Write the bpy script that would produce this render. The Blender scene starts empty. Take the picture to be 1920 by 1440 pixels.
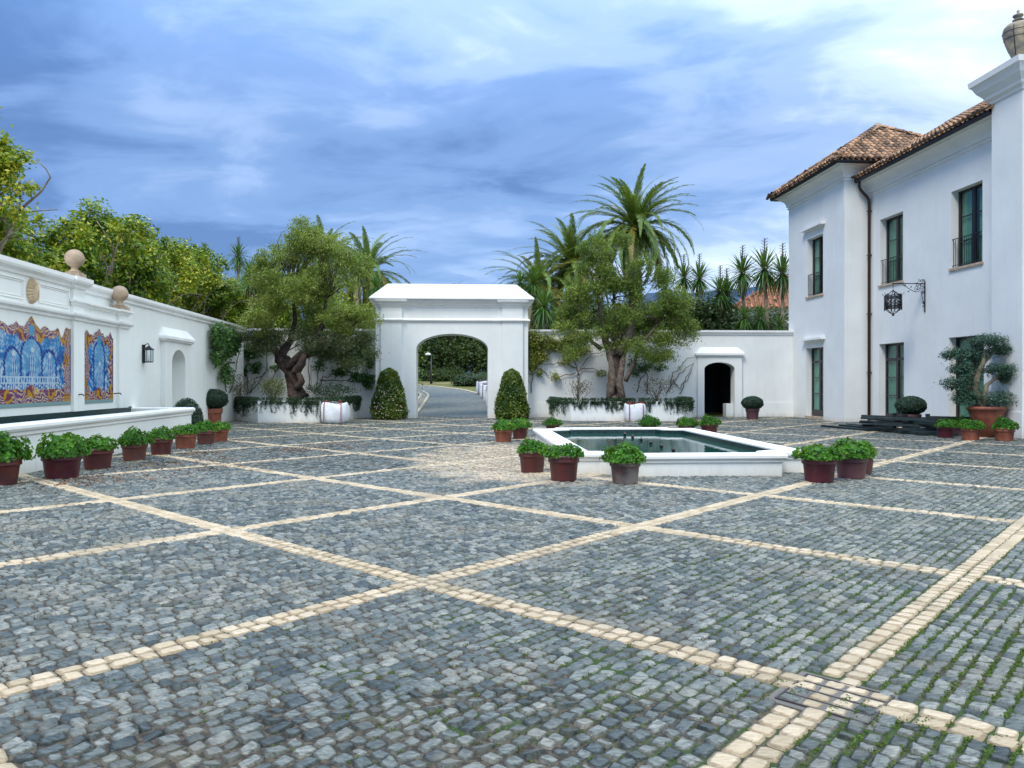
import bpy, math, random
import numpy as np
from mathutils import Vector, Matrix
R = math.radians
rnd = random.Random(7)
rng = np.random.default_rng(11)
S = bpy.context.scene
C = S.collection
# ------------------------------------------------------------ camera, world, sun
F = 1444.0                      # focal length in pixels of the 1920 px photograph
EYE = 1.6
TH = R(3.45)                    # heading of the courtyard and of the house
PH = math.atan(.0877)           # heading of the left wall
cam = bpy.data.cameras.new('camera'); cam.lens = F / 1920 * 36; cam.sensor_width = 36
cam.clip_start = .1; cam.clip_end = 6000
camo = bpy.data.objects.new('camera', cam); C.objects.link(camo)
camo.location = (0, 0, EYE); camo.rotation_euler = (R(90 - .08), 0, 0)
S.camera = camo
SUN_EL, SUN_AZ = R(50), R(216)   # azimuth the light comes from, clockwise from +Y
W = bpy.data.worlds.new('World'); S.world = W; W.use_nodes = True
nt = W.node_tree; nt.nodes.clear()
def N(nt, t, **kw):
    n = nt.nodes.new(t)
    for k, v in kw.items():
        if k.startswith('i_'):
            n.inputs[k[2:].replace('_', ' ')].default_value = v
        else: setattr(n, k, v)
    return n
def L(nt, a, b): nt.links.new(a, b)
def math_n(nt, op, a, b=None, clamp=False):
    n = nt.nodes.new('ShaderNodeMath'); n.operation = op; n.use_clamp = clamp
    for i, v in enumerate((a, b)):
        if v is None: continue
        if isinstance(v, (int, float)): n.inputs[i].default_value = v
        else: nt.links.new(v, n.inputs[i])
    return n.outputs[0]
def ramp(nt, fac, stops, interp='LINEAR'):
    n = nt.nodes.new('ShaderNodeValToRGB'); e = n.color_ramp.elements; n.color_ramp.interpolation = interp
    while len(e) < len(stops): e.new(.5)
    for i, (p, c) in enumerate(stops):
        e[i].position = p; e[i].color = (*c, 1) if len(c) == 3 else c
    if fac is not None: nt.links.new(fac, n.inputs[0])
    return n.outputs[0]
def mixc(nt, fac, a, b, mode='MIX'):
    n = nt.nodes.new('ShaderNodeMix'); n.data_type = 'RGBA'; n.blend_type = mode
    for i, v in ((0, fac), (6, a), (7, b)):
        if isinstance(v, (int, float)): n.inputs[i].default_value = v
        elif isinstance(v, tuple): n.inputs[i].default_value = (*v, 1)
        else: nt.links.new(v, n.inputs[i])
    return n.outputs[2]
sky = N(nt, 'ShaderNodeTexSky', sky_type='NISHITA', sun_disc=False, sun_elevation=SUN_EL, sun_rotation=SUN_AZ)
tc = N(nt, 'ShaderNodeTexCoord')
sep = N(nt, 'ShaderNodeSeparateXYZ'); L(nt, tc.outputs['Generated'], sep.inputs[0])
zz = math_n(nt, 'ADD', math_n(nt, 'MAXIMUM', sep.outputs[2], 0.0), .16)
comb = N(nt, 'ShaderNodeCombineXYZ')
L(nt, math_n(nt, 'DIVIDE', sep.outputs[0], zz), comb.inputs[0]); L(nt, math_n(nt, 'DIVIDE', sep.outputs[1], zz), comb.inputs[1])
mp = N(nt, 'ShaderNodeMapping'); L(nt, comb.outputs[0], mp.inputs[0])
mp.inputs['Location'].default_value = (3.1, 1.7, 0); mp.inputs['Rotation'].default_value = (0, 0, R(24)); mp.inputs['Scale'].default_value = (.75, 1.0, 1)
n1 = N(nt, 'ShaderNodeTexNoise', i_Scale=.95, i_Detail=7.0, i_Roughness=.52, i_Distortion=.35); L(nt, mp.outputs[0], n1.inputs['Vector'])
n2 = N(nt, 'ShaderNodeTexNoise', i_Scale=2.6, i_Detail=8.0, i_Roughness=.55, i_Distortion=.6); L(nt, mp.outputs[0], n2.inputs['Vector'])
den = math_n(nt, 'ADD', math_n(nt, 'MULTIPLY', n1.outputs[0], .64), math_n(nt, 'MULTIPLY', n2.outputs[0], .36))
# a general brightening towards the right, where the cloud is thinner
side = math_n(nt, 'MULTIPLY', math_n(nt, 'ADD', sep.outputs[0], -.03), .32)
den = math_n(nt, 'ADD', den, side)
den = math_n(nt, 'ADD', den, math_n(nt, 'MULTIPLY', math_n(nt, 'SUBTRACT', sep.outputs[2], .22), .16))
cl = ramp(nt, den, [(.34, (.085, .185, .43)), (.44, (.18, .32, .62)), (.52, (.31, .455, .76)), (.60, (.53, .67, .92)), (.70, (.80, .91, 1.0))], 'EASE')
# zenith of a cloudy sky is brighter than its horizon
zen = math_n(nt, 'ADD', 1.0, math_n(nt, 'MULTIPLY', math_n(nt, 'MAXIMUM', math_n(nt, 'SUBTRACT', sep.outputs[2], .30), 0), 2.7))
vm = N(nt, 'ShaderNodeVectorMath', operation='SCALE'); L(nt, cl, vm.inputs[0]); L(nt, zen, vm.inputs['Scale'])
bg1 = N(nt, 'ShaderNodeBackground', i_Strength=.10); L(nt, sky.outputs[0], bg1.inputs[0])
bg2 = N(nt, 'ShaderNodeBackground', i_Strength=.79); L(nt, vm.outputs[0], bg2.inputs[0])
mx = N(nt, 'ShaderNodeMixShader', i_Fac=.86); L(nt, bg1.outputs[0], mx.inputs[1]); L(nt, bg2.outputs[0], mx.inputs[2])
wo = N(nt, 'ShaderNodeOutputWorld'); L(nt, mx.outputs[0], wo.inputs[0])
sl = bpy.data.lights.new('sun', 'SUN'); sl.energy = 1.5; sl.angle = R(20); sl.color = (1, .93, .80)
so = bpy.data.objects.new('sun', sl); C.objects.link(so)
sd = Vector((math.sin(SUN_AZ) * math.cos(SUN_EL), math.cos(SUN_AZ) * math.cos(SUN_EL), math.sin(SUN_EL)))
so.rotation_euler = sd.to_track_quat('Z', 'Y').to_euler(); so.location = (0, -5, 40)
S.view_settings.view_transform = 'Standard'; S.view_settings.look = 'None'
S.view_settings.exposure = 0.80; S.view_settings.gamma = 1; S.view_settings.use_curve_mapping = False
S.cycles.max_bounces = 6; S.cycles.transparent_max_bounces = 12; S.cycles.use_denoising = True

# ------------------------------------------------------------ materials
def island_random(nt, ob=False):
    g = N(nt, 'ShaderNodeNewGeometry')
    o = g.outputs['Random Per Island']
    if ob:
        oi = N(nt, 'ShaderNodeObjectInfo')
        o = math_n(nt, 'FRACT', math_n(nt, 'ADD', o, math_n(nt, 'MULTIPLY', oi.outputs['Random'], 7.3)))
    return o
def mat(name, col, rough=.6, var=.12, scale=4., bump=.0, bscale=30., metal=0., spec=.5, col2=None, coord='Object', island=None, stops=(.38, .62)):
    m = bpy.data.materials.new(name); m.use_nodes = True; nt = m.node_tree
    p = nt.nodes['Principled BSDF']; p.inputs['Roughness'].default_value = rough; p.inputs['Metallic'].default_value = metal
    p.inputs['Specular IOR Level'].default_value = spec
    t = N(nt, 'ShaderNodeTexCoord')
    no = N(nt, 'ShaderNodeTexNoise', i_Scale=scale, i_Detail=6., i_Roughness=.6); L(nt, t.outputs[coord], no.inputs['Vector'])
    c2 = col2 or tuple(c * (1 - var * 2) for c in col)
    c = mixc(nt, ramp(nt, no.outputs[0], [(stops[0], (0, 0, 0)), (stops[1], (1, 1, 1))]), col, c2)
    if island: # brightness by piece
        r = island_random(nt, True)
        c = mixc(nt, 1.0, c, ramp(nt, r, [(0, (island[0],) * 3), (1, (island[1],) * 3)]), 'MULTIPLY')
    L(nt, c, p.inputs['Base Color'])
    if bump:
        nb = N(nt, 'ShaderNodeTexNoise', i_Scale=bscale, i_Detail=5., i_Roughness=.6); L(nt, t.outputs[coord], nb.inputs['Vector'])
        b = N(nt, 'ShaderNodeBump', i_Strength=bump, i_Distance=.02); L(nt, nb.outputs[0], b.inputs['Height']); L(nt, b.outputs[0], p.inputs['Normal'])
    return m
def leafmat(name, stops, rough=.5, trans=.3, spec=.4, big=.8):
    m = bpy.data.materials.new(name); m.use_nodes = True; nt = m.node_tree
    p = nt.nodes['Principled BSDF']; p.inputs['Roughness'].default_value = rough; p.inputs['Specular IOR Level'].default_value = spec
    r = island_random(nt)
    t = N(nt, 'ShaderNodeTexCoord')
    no = N(nt, 'ShaderNodeTexNoise', i_Scale=big, i_Detail=3.); L(nt, t.outputs['Object'], no.inputs['Vector'])
    oi = N(nt, 'ShaderNodeObjectInfo')
    f = math_n(nt, 'ADD', math_n(nt, 'MULTIPLY', r, .55), math_n(nt, 'MULTIPLY', math_n(nt, 'SUBTRACT', no.outputs[0], .28), 1.05))
    f = math_n(nt, 'ADD', f, math_n(nt, 'MULTIPLY', math_n(nt, 'SUBTRACT', oi.outputs['Random'], .5), .22))
    c = ramp(nt, f, stops)
    L(nt, c, p.inputs['Base Color'])
    tr = N(nt, 'ShaderNodeBsdfTranslucent'); L(nt, mixc(nt, .5, c, (.35, .45, .03), 'MIX'), tr.inputs[0])
    mxx = N(nt, 'ShaderNodeMixShader', i_Fac=trans); L(nt, p.outputs[0], mxx.inputs[1]); L(nt, tr.outputs[0], mxx.inputs[2])
    L(nt, mxx.outputs[0], nt.nodes['Material Output'].inputs[0])
    return m
def plaster(name, col, dirt=(.55, .50, .42)):
    m = bpy.data.materials.new(name); m.use_nodes = True; nt = m.node_tree
    p = nt.nodes['Principled BSDF']; p.inputs['Roughness'].default_value = .75; p.inputs['Specular IOR Level'].default_value = .25
    t = N(nt, 'ShaderNodeTexCoord'); g = N(nt, 'ShaderNodeNewGeometry')
    no = N(nt, 'ShaderNodeTexNoise', i_Scale=.7, i_Detail=6., i_Roughness=.6); L(nt, g.outputs['Position'], no.inputs['Vector'])
    c = mixc(nt, ramp(nt, no.outputs[0], [(.3, (0, 0, 0)), (.7, (1, 1, 1))]), col, tuple(x * .89 for x in col))
    # rain streaks: noise stretched vertically
    mpp = N(nt, 'ShaderNodeMapping'); mpp.inputs['Scale'].default_value = (5, 5, .35); L(nt, g.outputs['Position'], mpp.inputs[0])
    st = N(nt, 'ShaderNodeTexNoise', i_Scale=1.3, i_Detail=5., i_Roughness=.65); L(nt, mpp.outputs[0], st.inputs['Vector'])
    c = mixc(nt, math_n(nt, 'MULTIPLY', ramp(nt, st.outputs[0], [(.52, (0, 0, 0)), (.80, (1, 1, 1))]), .20), c, dirt)
    # splashed dirt low on the wall, ragged upper limit
    sx = N(nt, 'ShaderNodeSeparateXYZ'); L(nt, g.outputs['Position'], sx.inputs[0])
    hh = math_n(nt, 'SUBTRACT', .42, math_n(nt, 'ADD', sx.outputs[2], math_n(nt, 'MULTIPLY', st.outputs[0], .45)))
    c = mixc(nt, math_n(nt, 'MULTIPLY', hh, 2.6, True), c, dirt)
    L(nt, c, p.inputs['Base Color'])
    nb = N(nt, 'ShaderNodeTexNoise', i_Scale=18., i_Detail=5.); L(nt, g.outputs['Position'], nb.inputs['Vector'])
    b = N(nt, 'ShaderNodeBump', i_Strength=.25, i_Distance=.01); L(nt, nb.outputs[0], b.inputs['Height']); L(nt, b.outputs[0], p.inputs['Normal'])
    return m
M = {}
M['plaster'] = plaster('white_plaster', (.81, .83, .80))
M['coping'] = plaster('white_coping', (.86, .86, .83))
M['joint'] = None
M['iron'] = mat('black_iron', (.012, .014, .018), .45, .2, 8)
M['frame'] = mat('dark_window_frame', (.012, .009, .013), .35, .2, 8)
M['pipe'] = mat('brown_downpipe', (.05, .022, .018), .4, .2, 3)
M['gutter'] = mat('dark_gutter', (.014, .016, .028), .4, .2, 3)
M['stone_trim'] = mat('sandstone', (.55, .42, .30), .7, .15, 6, .3, 60)
M['ball'] = mat('pale_pink_stone', (.50, .36, .24), .75, .2, 3.5, .4, 40, col2=(.30, .23, .16))
M['shell'] = mat('carved_sandstone', (.62, .47, .30), .7, .15, 12, .4, 40)
M['urn'] = mat('weathered_urn_stone', (.36, .30, .20), .8, .2, 4, .4, 30, col2=(.16, .15, .13))
M['terracotta'] = mat('terracotta', (.27, .085, .045), .55, .2, 5, .2, 30, col2=(.17, .05, .03))
M['terracotta_red'] = mat('red_plastic_pot', (.105, .020, .016), .42, .2, 5, .2, 20, col2=(.062, .018, .020))
M['terracotta_brown'] = mat('brown_plastic_pot', (.135, .038, .026), .48, .2, 5, .15, 20, col2=(.09, .035, .03))
M['pot_purple'] = mat('purple_pot', (.085, .012, .022), .4, .2, 4)
M['pot_grey'] = mat('weathered_grey_pot', (.095, .045, .042), .6, .2, 3, .2, 20, col2=(.16, .14, .125))
M['pot_violet'] = mat('violet_brown_pot', (.085, .034, .055), .45, .2, 4, .15, 20, col2=(.12, .05, .045))
M['soil'] = mat('soil', (.05, .034, .022), .95, .3, 20, .6, 60)
M['tile_roof'] = mat('clay_roof_tile', (.50, .29, .15), .8, .2, 9, .3, 50, col2=(.24, .14, .085), coord='Object', island=(.22, 1.35))
M['tile_far'] = mat('orange_roof_tile', (.48, .20, .10), .8, .2, 9, .3, 50, island=(.5, 1.2))
M['mortar_roof'] = mat('ridge_mortar', (.42, .38, .30), .85, .2, 6)
M['bark'] = mat('olive_bark', (.165, .125, .09), .9, .3, 9, .9, 22, col2=(.05, .036, .028))
M['bark_dark'] = mat('dark_olive_bark', (.075, .048, .036), .9, .3, 9, .9, 22, col2=(.018, .013, .012))
M['bark_pale'] = mat('pale_fig_bark', (.26, .22, .15), .85, .2, 6, .4, 20, col2=(.14, .12, .08))
M['bark_palm'] = mat('palm_bark', (.13, .09, .06), .9, .3, 12, .8, 14, col2=(.05, .035, .025))
M['vine'] = mat('vine_stem', (.17, .14, .10), .9, .2, 9, .3, 30)
M['twig'] = mat('dead_stalk', (.10, .08, .07), .9, .2, 9)
M['timber'] = mat('dark_green_timber', (.014, .034, .032), .55, .3, 6, .3, 20, col2=(.008, .014, .016))
M['bag'] = mat('white_woven_bag', (.76, .79, .83), .6, .08, 2.5, 1.0, 6)
M['strap'] = mat('red_bag_strap', (.42, .03, .06), .6, .1, 9)
M['strap_grey'] = mat('grey_bag_strap', (.10, .12, .17), .6, .1, 9)
M['pool_tile'] = mat('dark_green_pool_tile', (.012, .045, .045), .3, .3, 12)
M['litter'] = mat('dry_leaf', (.22, .11, .055), .9, .2, 9, island=(.4, 1.3))
M['steel'] = mat('rusty_steel_edge', (.09, .075, .07), .5, .2, 12, metal=.4)
M['curtain'] = mat('pale_green_curtain', (.27, .38, .33), .9, .08, 4)
M['curtain_white'] = mat('pale_curtain', (.38, .48, .43), .9, .05, 4)
M['dark_room'] = mat('dark_interior', (.012, .013, .018), .9, .1, 2)  # near black: the darkness of unlit rooms is put into the colour
M['lawn'] = mat('lawn_grass', (.16, .15, .03), .9, .2, 3, .4, 60, col2=(.09, .10, .02), coord='Object')
M['earth'] = mat('earth_ground', (.06, .07, .03), .95, .3, .4, .3, 10, col2=(.05, .045, .03))
M['hill'] = mat('haze_tinted_hill', (.05, .085, .16), 1, .1, .01)  # distance haze is put into the blue base colour
M['road'] = mat('grey_sett_road', (.20, .215, .20), .9, .2, 5, .5, 14, spec=.15, col2=(.13, .145, .135))
M['path'] = mat('tan_sett_path', (.32, .28, .2), .8, .2, 9, .5, 14, col2=(.18, .16, .12))
M['kerb'] = mat('cream_kerb', (.55, .48, .34), .8, .1, 5)
M['lampglass'] = mat('clear_lamp_glass', (.5, .55, .58), .15, .05, 4)
M['lamp_white'] = mat('white_lamp_head', (.75, .8, .75), .3, .05, 4)
M['petal'] = mat('pale_petal', (.75, .55, .5), .6, .1, 9)
M['prunings'] = mat('pink_prunings', (.34, .13, .16), .9, .3, 9, island=(.3, 1.7))
# glass: reflects the sky, lets the curtain show
m = bpy.data.materials.new('window_glass'); m.use_nodes = True; nt = m.node_tree
gl = N(nt, 'ShaderNodeBsdfGlossy', i_Roughness=.03); gl.inputs[0].default_value = (.75, .85, .85, 1)
tr = N(nt, 'ShaderNodeBsdfTransparent'); tr.inputs[0].default_value = (.74, .90, .84, 1)
fr = N(nt, 'ShaderNodeLayerWeight', i_Blend=.5)
mx = N(nt, 'ShaderNodeMixShader'); L(nt, math_n(nt, 'ADD', math_n(nt, 'MULTIPLY', math_n(nt, 'POWER', fr.outputs['Facing'], 4.), .6), .05, True), mx.inputs[0]); L(nt, tr.outputs[0], mx.inputs[1]); L(nt, gl.outputs[0], mx.inputs[2])
L(nt, mx.outputs[0], nt.nodes['Material Output'].inputs[0]); M['glass'] = m
m2 = m.copy(); m2.name = 'lantern_glass'; m2.node_tree.nodes['Transparent BSDF'].inputs[0].default_value = (.9, .93, .95, 1); M['lantern_glass'] = m2
# water
m = bpy.data.materials.new('pool_water'); m.use_nodes = True; nt = m.node_tree
p = nt.nodes['Principled BSDF']; p.inputs['Base Color'].default_value = (.016, .075, .055, 1); p.inputs['Roughness'].default_value = .03
p.inputs['IOR'].default_value = 1.5; p.inputs['Specular IOR Level'].default_value = .9
g = N(nt, 'ShaderNodeNewGeometry')
mpp = N(nt, 'ShaderNodeMapping'); mpp.inputs['Scale'].default_value = (1.2, 1.0, 1); L(nt, g.outputs['Position'], mpp.inputs[0])
wv = N(nt, 'ShaderNodeTexNoise', i_Scale=5., i_Detail=4.); L(nt, mpp.outputs[0], wv.inputs['Vector'])
b = N(nt, 'ShaderNodeBump', i_Strength=.10, i_Distance=.02); L(nt, wv.outputs[0], b.inputs['Height']); L(nt, b.outputs[0], p.inputs['Normal'])
M['water'] = m
# leaves
M['olive'] = leafmat('olive_leaf', [(.15, (.045, .095, .014)), (.45, (.14, .22, .035)), (.72, (.29, .35, .07)), (1, (.46, .50, .16))], .5, .34)
M['olive_dark'] = leafmat('olive_leaf_shady', [(.15, (.025, .045, .018)), (.5, (.055, .08, .03)), (.8, (.09, .12, .05)), (1, (.15, .16, .09))], .5, .2)  # darker copy of the olive leaf, lower crown's shade put into the colour
M['ficus'] = leafmat('fig_leaf', [(.14, (.014, .06, .008)), (.38, (.065, .17, .012)), (.56, (.23, .33, .022)), (.82, (.56, .52, .05))], .4, .3, big=.9)
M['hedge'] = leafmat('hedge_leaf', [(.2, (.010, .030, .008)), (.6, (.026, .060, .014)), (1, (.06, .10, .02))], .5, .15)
M['wood_leaf'] = leafmat('wood_leaf', [(.2, (.014, .04, .010)), (.55, (.035, .075, .016)), (1, (.11, .12, .02))], .6, .2, big=.25)
M['palm'] = leafmat('palm_leaflet', [(.1, (.05, .12, .024)), (.5, (.13, .22, .04)), (1, (.34, .36, .08))], .4, .25, big=.5)
M['palm_yellow'] = leafmat('yellow_palm_leaflet', [(.1, (.12, .15, .03)), (.5, (.25, .23, .04)), (1, (.40, .29, .07))], .5, .25, big=.5)
M['yucca'] = leafmat('yucca_leaf', [(.1, (.018, .07, .022)), (.5, (.05, .15, .03)), (1, (.15, .27, .05))], .4, .2)
M['dead_leaf'] = leafmat('dead_yucca_leaf', [(.1, (.16, .11, .05)), (1, (.30, .20, .10))], .7, .1)
M['box'] = leafmat('box_leaf', [(.2, (.008, .026, .014)), (.6, (.018, .048, .024)), (1, (.04, .08, .035))], .5, .1, big=2)
M['camellia'] = leafmat('camellia_leaf', [(.2, (.014, .05, .008)), (.55, (.05, .11, .012)), (.9, (.20, .23, .02))], .35, .2, big=1.0)
M['geranium'] = leafmat('geranium_leaf', [(.1, (.012, .075, .005)), (.5, (.035, .165, .010)), (.85, (.10, .30, .02)), (1, (.28, .34, .03))], .45, .3, big=3)
M['rosemary'] = leafmat('rosemary_leaf', [(.2, (.010, .032, .014)), (.6, (.022, .06, .026)), (1, (.06, .11, .04))], .6, .1, big=2)
M['climber'] = leafmat('climber_leaf', [(.1, (.016, .06, .016)), (.6, (.035, .11, .025)), (1, (.09, .19, .03))], .4, .25, big=1.2)
M['climber_yellow'] = leafmat('yellow_climber_leaf', [(.1, (.08, .12, .02)), (.6, (.19, .22, .035)), (1, (.34, .34, .07))], .4, .3, big=1.2)
M['shrub_brown'] = leafmat('reddish_shrub_leaf', [(.1, (.07, .06, .02)), (.6, (.13, .11, .03)), (1, (.24, .15, .06))], .5, .2, big=1.5)
M['bonsai'] = leafmat('bonsai_leaf', [(.1, (.016, .05, .034)), (.6, (.04, .10, .065)), (1, (.10, .19, .11))], .5, .15, big=1.5)
M['moss'] = leafmat('moss', [(.1, (.03, .07, .006)), (1, (.10, .17, .015))], .8, .2, big=1.5)
# cobbles
def stone_mat(name, stops, sand, rough, dark):
    m = bpy.data.materials.new(name); m.use_nodes = True; nt = m.node_tree
    p = nt.nodes['Principled BSDF']
    r = island_random(nt, True); g = N(nt, 'ShaderNodeNewGeometry')
    big = N(nt, 'ShaderNodeTexNoise', i_Scale=.45, i_Detail=4.); L(nt, g.outputs['Position'], big.inputs['Vector'])
    f = math_n(nt, 'ADD', math_n(nt, 'MULTIPLY', r, .7), math_n(nt, 'MULTIPLY', big.outputs[0], .3))
    c = ramp(nt, f, stops)
    # cleft grain, stretched along the beds
    mpp = N(nt, 'ShaderNodeMapping'); mpp.inputs['Scale'].default_value = (9, 26, 9); mpp.inputs['Rotation'].default_value = (0, 0, R(-25)); L(nt, g.outputs['Position'], mpp.inputs[0])
    gr = N(nt, 'ShaderNodeTexNoise', i_Scale=2.2, i_Detail=6., i_Roughness=.65, i_Distortion=.4); L(nt, mpp.outputs[0], gr.inputs['Vector'])
    c = mixc(nt, ramp(nt, gr.outputs[0], [(.40, (0, 0, 0)), (.62, (1, 1, 1))]), c, dark, 'MULTIPLY')
    # sand trodden over the stones beside the pool
    sx = N(nt, 'ShaderNodeSeparateXYZ'); L(nt, g.outputs['Position'], sx.inputs[0])
    dx = math_n(nt, 'DIVIDE', math_n(nt, 'SUBTRACT', sx.outputs[0], .25), 2.3); dy = math_n(nt, 'DIVIDE', math_n(nt, 'SUBTRACT', sx.outputs[1], 16.4), 3.9)
    d2 = math_n(nt, 'ADD', math_n(nt, 'MULTIPLY', dx, dx), math_n(nt, 'MULTIPLY', dy, dy))
    nn = N(nt, 'ShaderNodeTexNoise', i_Scale=1.6, i_Detail=5.); L(nt, g.outputs['Position'], nn.inputs['Vector'])
    s = math_n(nt, 'SUBTRACT', math_n(nt, 'ADD', 1.35, math_n(nt, 'MULTIPLY', math_n(nt, 'SUBTRACT', nn.outputs[0], .5), 2.2)), d2)
    fine = N(nt, 'ShaderNodeTexNoise', i_Scale=11., i_Detail=3.); L(nt, g.outputs['Position'], fine.inputs['Vector'])
    s = math_n(nt, 'MULTIPLY', math_n(nt, 'MULTIPLY', s, 1.4, True), ramp(nt, fine.outputs[0], [(.35, (.25, .25, .25)), (.6, (1, 1, 1))]))
    c = mixc(nt, s, c, sand)
    # thin dirt film in patches
    d = N(nt, 'ShaderNodeTexNoise', i_Scale=1.1, i_Detail=6., i_Roughness=.7); L(nt, g.outputs['Position'], d.inputs['Vector'])
    c = mixc(nt, math_n(nt, 'MULTIPLY', ramp(nt, d.outputs[0], [(.50, (0, 0, 0)), (.70, (1, 1, 1))]), .6), c, (.27, .235, .165))
    L(nt, c, p.inputs['Base Color'])
    L(nt, ramp(nt, gr.outputs[0], [(.3, (rough,) * 3), (.7, (rough + .22,) * 3)]), p.inputs['Roughness'])
    p.inputs['Specular IOR Level'].default_value = .5
    b = N(nt, 'ShaderNodeBump', i_Strength=.85, i_Distance=.016); L(nt, gr.outputs[0], b.inputs['Height']); L(nt, b.outputs[0], p.inputs['Normal'])
    return m
M['cobble'] = stone_mat('slate_cobble', [(.12, (.05, .066, .064)), (.34, (.122, .143, .130)), (.6, (.215, .230, .200)), (.82, (.33, .33, .28)), (.97, (.42, .37, .28))], (.60, .47, .31), .33, (.36, .40, .42))
M['band'] = stone_mat('cream_band_stone', [(.1, (.44, .35, .22)), (.5, (.60, .48, .32)), (.9, (.68, .565, .40))], (.55, .45, .31), .6, (.80, .76, .70))
m = bpy.data.materials.new('joint_earth'); m.use_nodes = True; nt = m.node_tree
p = nt.nodes['Principled BSDF']; p.inputs['Roughness'].default_value = .95
g = N(nt, 'ShaderNodeNewGeometry')
a = N(nt, 'ShaderNodeTexNoise', i_Scale=1.3, i_Detail=6., i_Roughness=.7); L(nt, g.outputs['Position'], a.inputs['Vector'])
e = N(nt, 'ShaderNodeTexNoise', i_Scale=35., i_Detail=5.); L(nt, g.outputs['Position'], e.inputs['Vector'])
c = mixc(nt, ramp(nt, e.outputs[0], [(.4, (0, 0, 0)), (.6, (1, 1, 1))]), (.030, .023, .015), (.10, .08, .055))
sx = N(nt, 'ShaderNodeSeparateXYZ'); L(nt, g.outputs['Position'], sx.inputs[0])
f = math_n(nt, 'ADD', a.outputs[0], math_n(nt, 'MULTIPLY', sx.outputs[0], .028))
c = mixc(nt, ramp(nt, f, [(.50, (0, 0, 0)), (.60, (1, 1, 1))]), c, (.028, .058, .008))
L(nt, c, p.inputs['Base Color']); M['joint'] = m

# ------------------------------------------------------------ mesh helpers
ORG = {}
def org(o): return ORG.get(o.name, (0, 0, 0)) if o is not None else (0, 0, 0)
def link(name, me, material, parent=None):
    o = bpy.data.objects.new(name, me); C.objects.link(o)
    if material is not None and not me.materials: me.materials.append(material)
    if parent is not None:
        o.parent = parent; ORG[o.name] = org(parent)
    return o
def mesh_np(name, V, Fc, smooth=False):
    """V (n,3); Fc: list of int arrays (m,k)"""
    me = bpy.data.meshes.new(name); V = np.asarray(V, dtype=np.float32)
    if not isinstance(Fc, list): Fc = [Fc]
    me.vertices.add(len(V)); me.vertices.foreach_set('co', V.ravel())
    idx = np.concatenate([f.ravel() for f in Fc]).astype(np.int32)
    tot = np.concatenate([np.full(len(f), f.shape[1]) for f in Fc]).astype(np.int32)
    st = np.concatenate([[0], np.cumsum(tot)[:-1]]).astype(np.int32)
    me.loops.add(len(idx)); me.loops.foreach_set('vertex_index', idx)
    me.polygons.add(len(tot)); me.polygons.foreach_set('loop_start', st); me.polygons.foreach_set('loop_total', tot)
    me.polygons.foreach_set('use_smooth', np.full(len(tot), smooth))
    me.update(calc_edges=True); me.validate()
    return me
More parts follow.
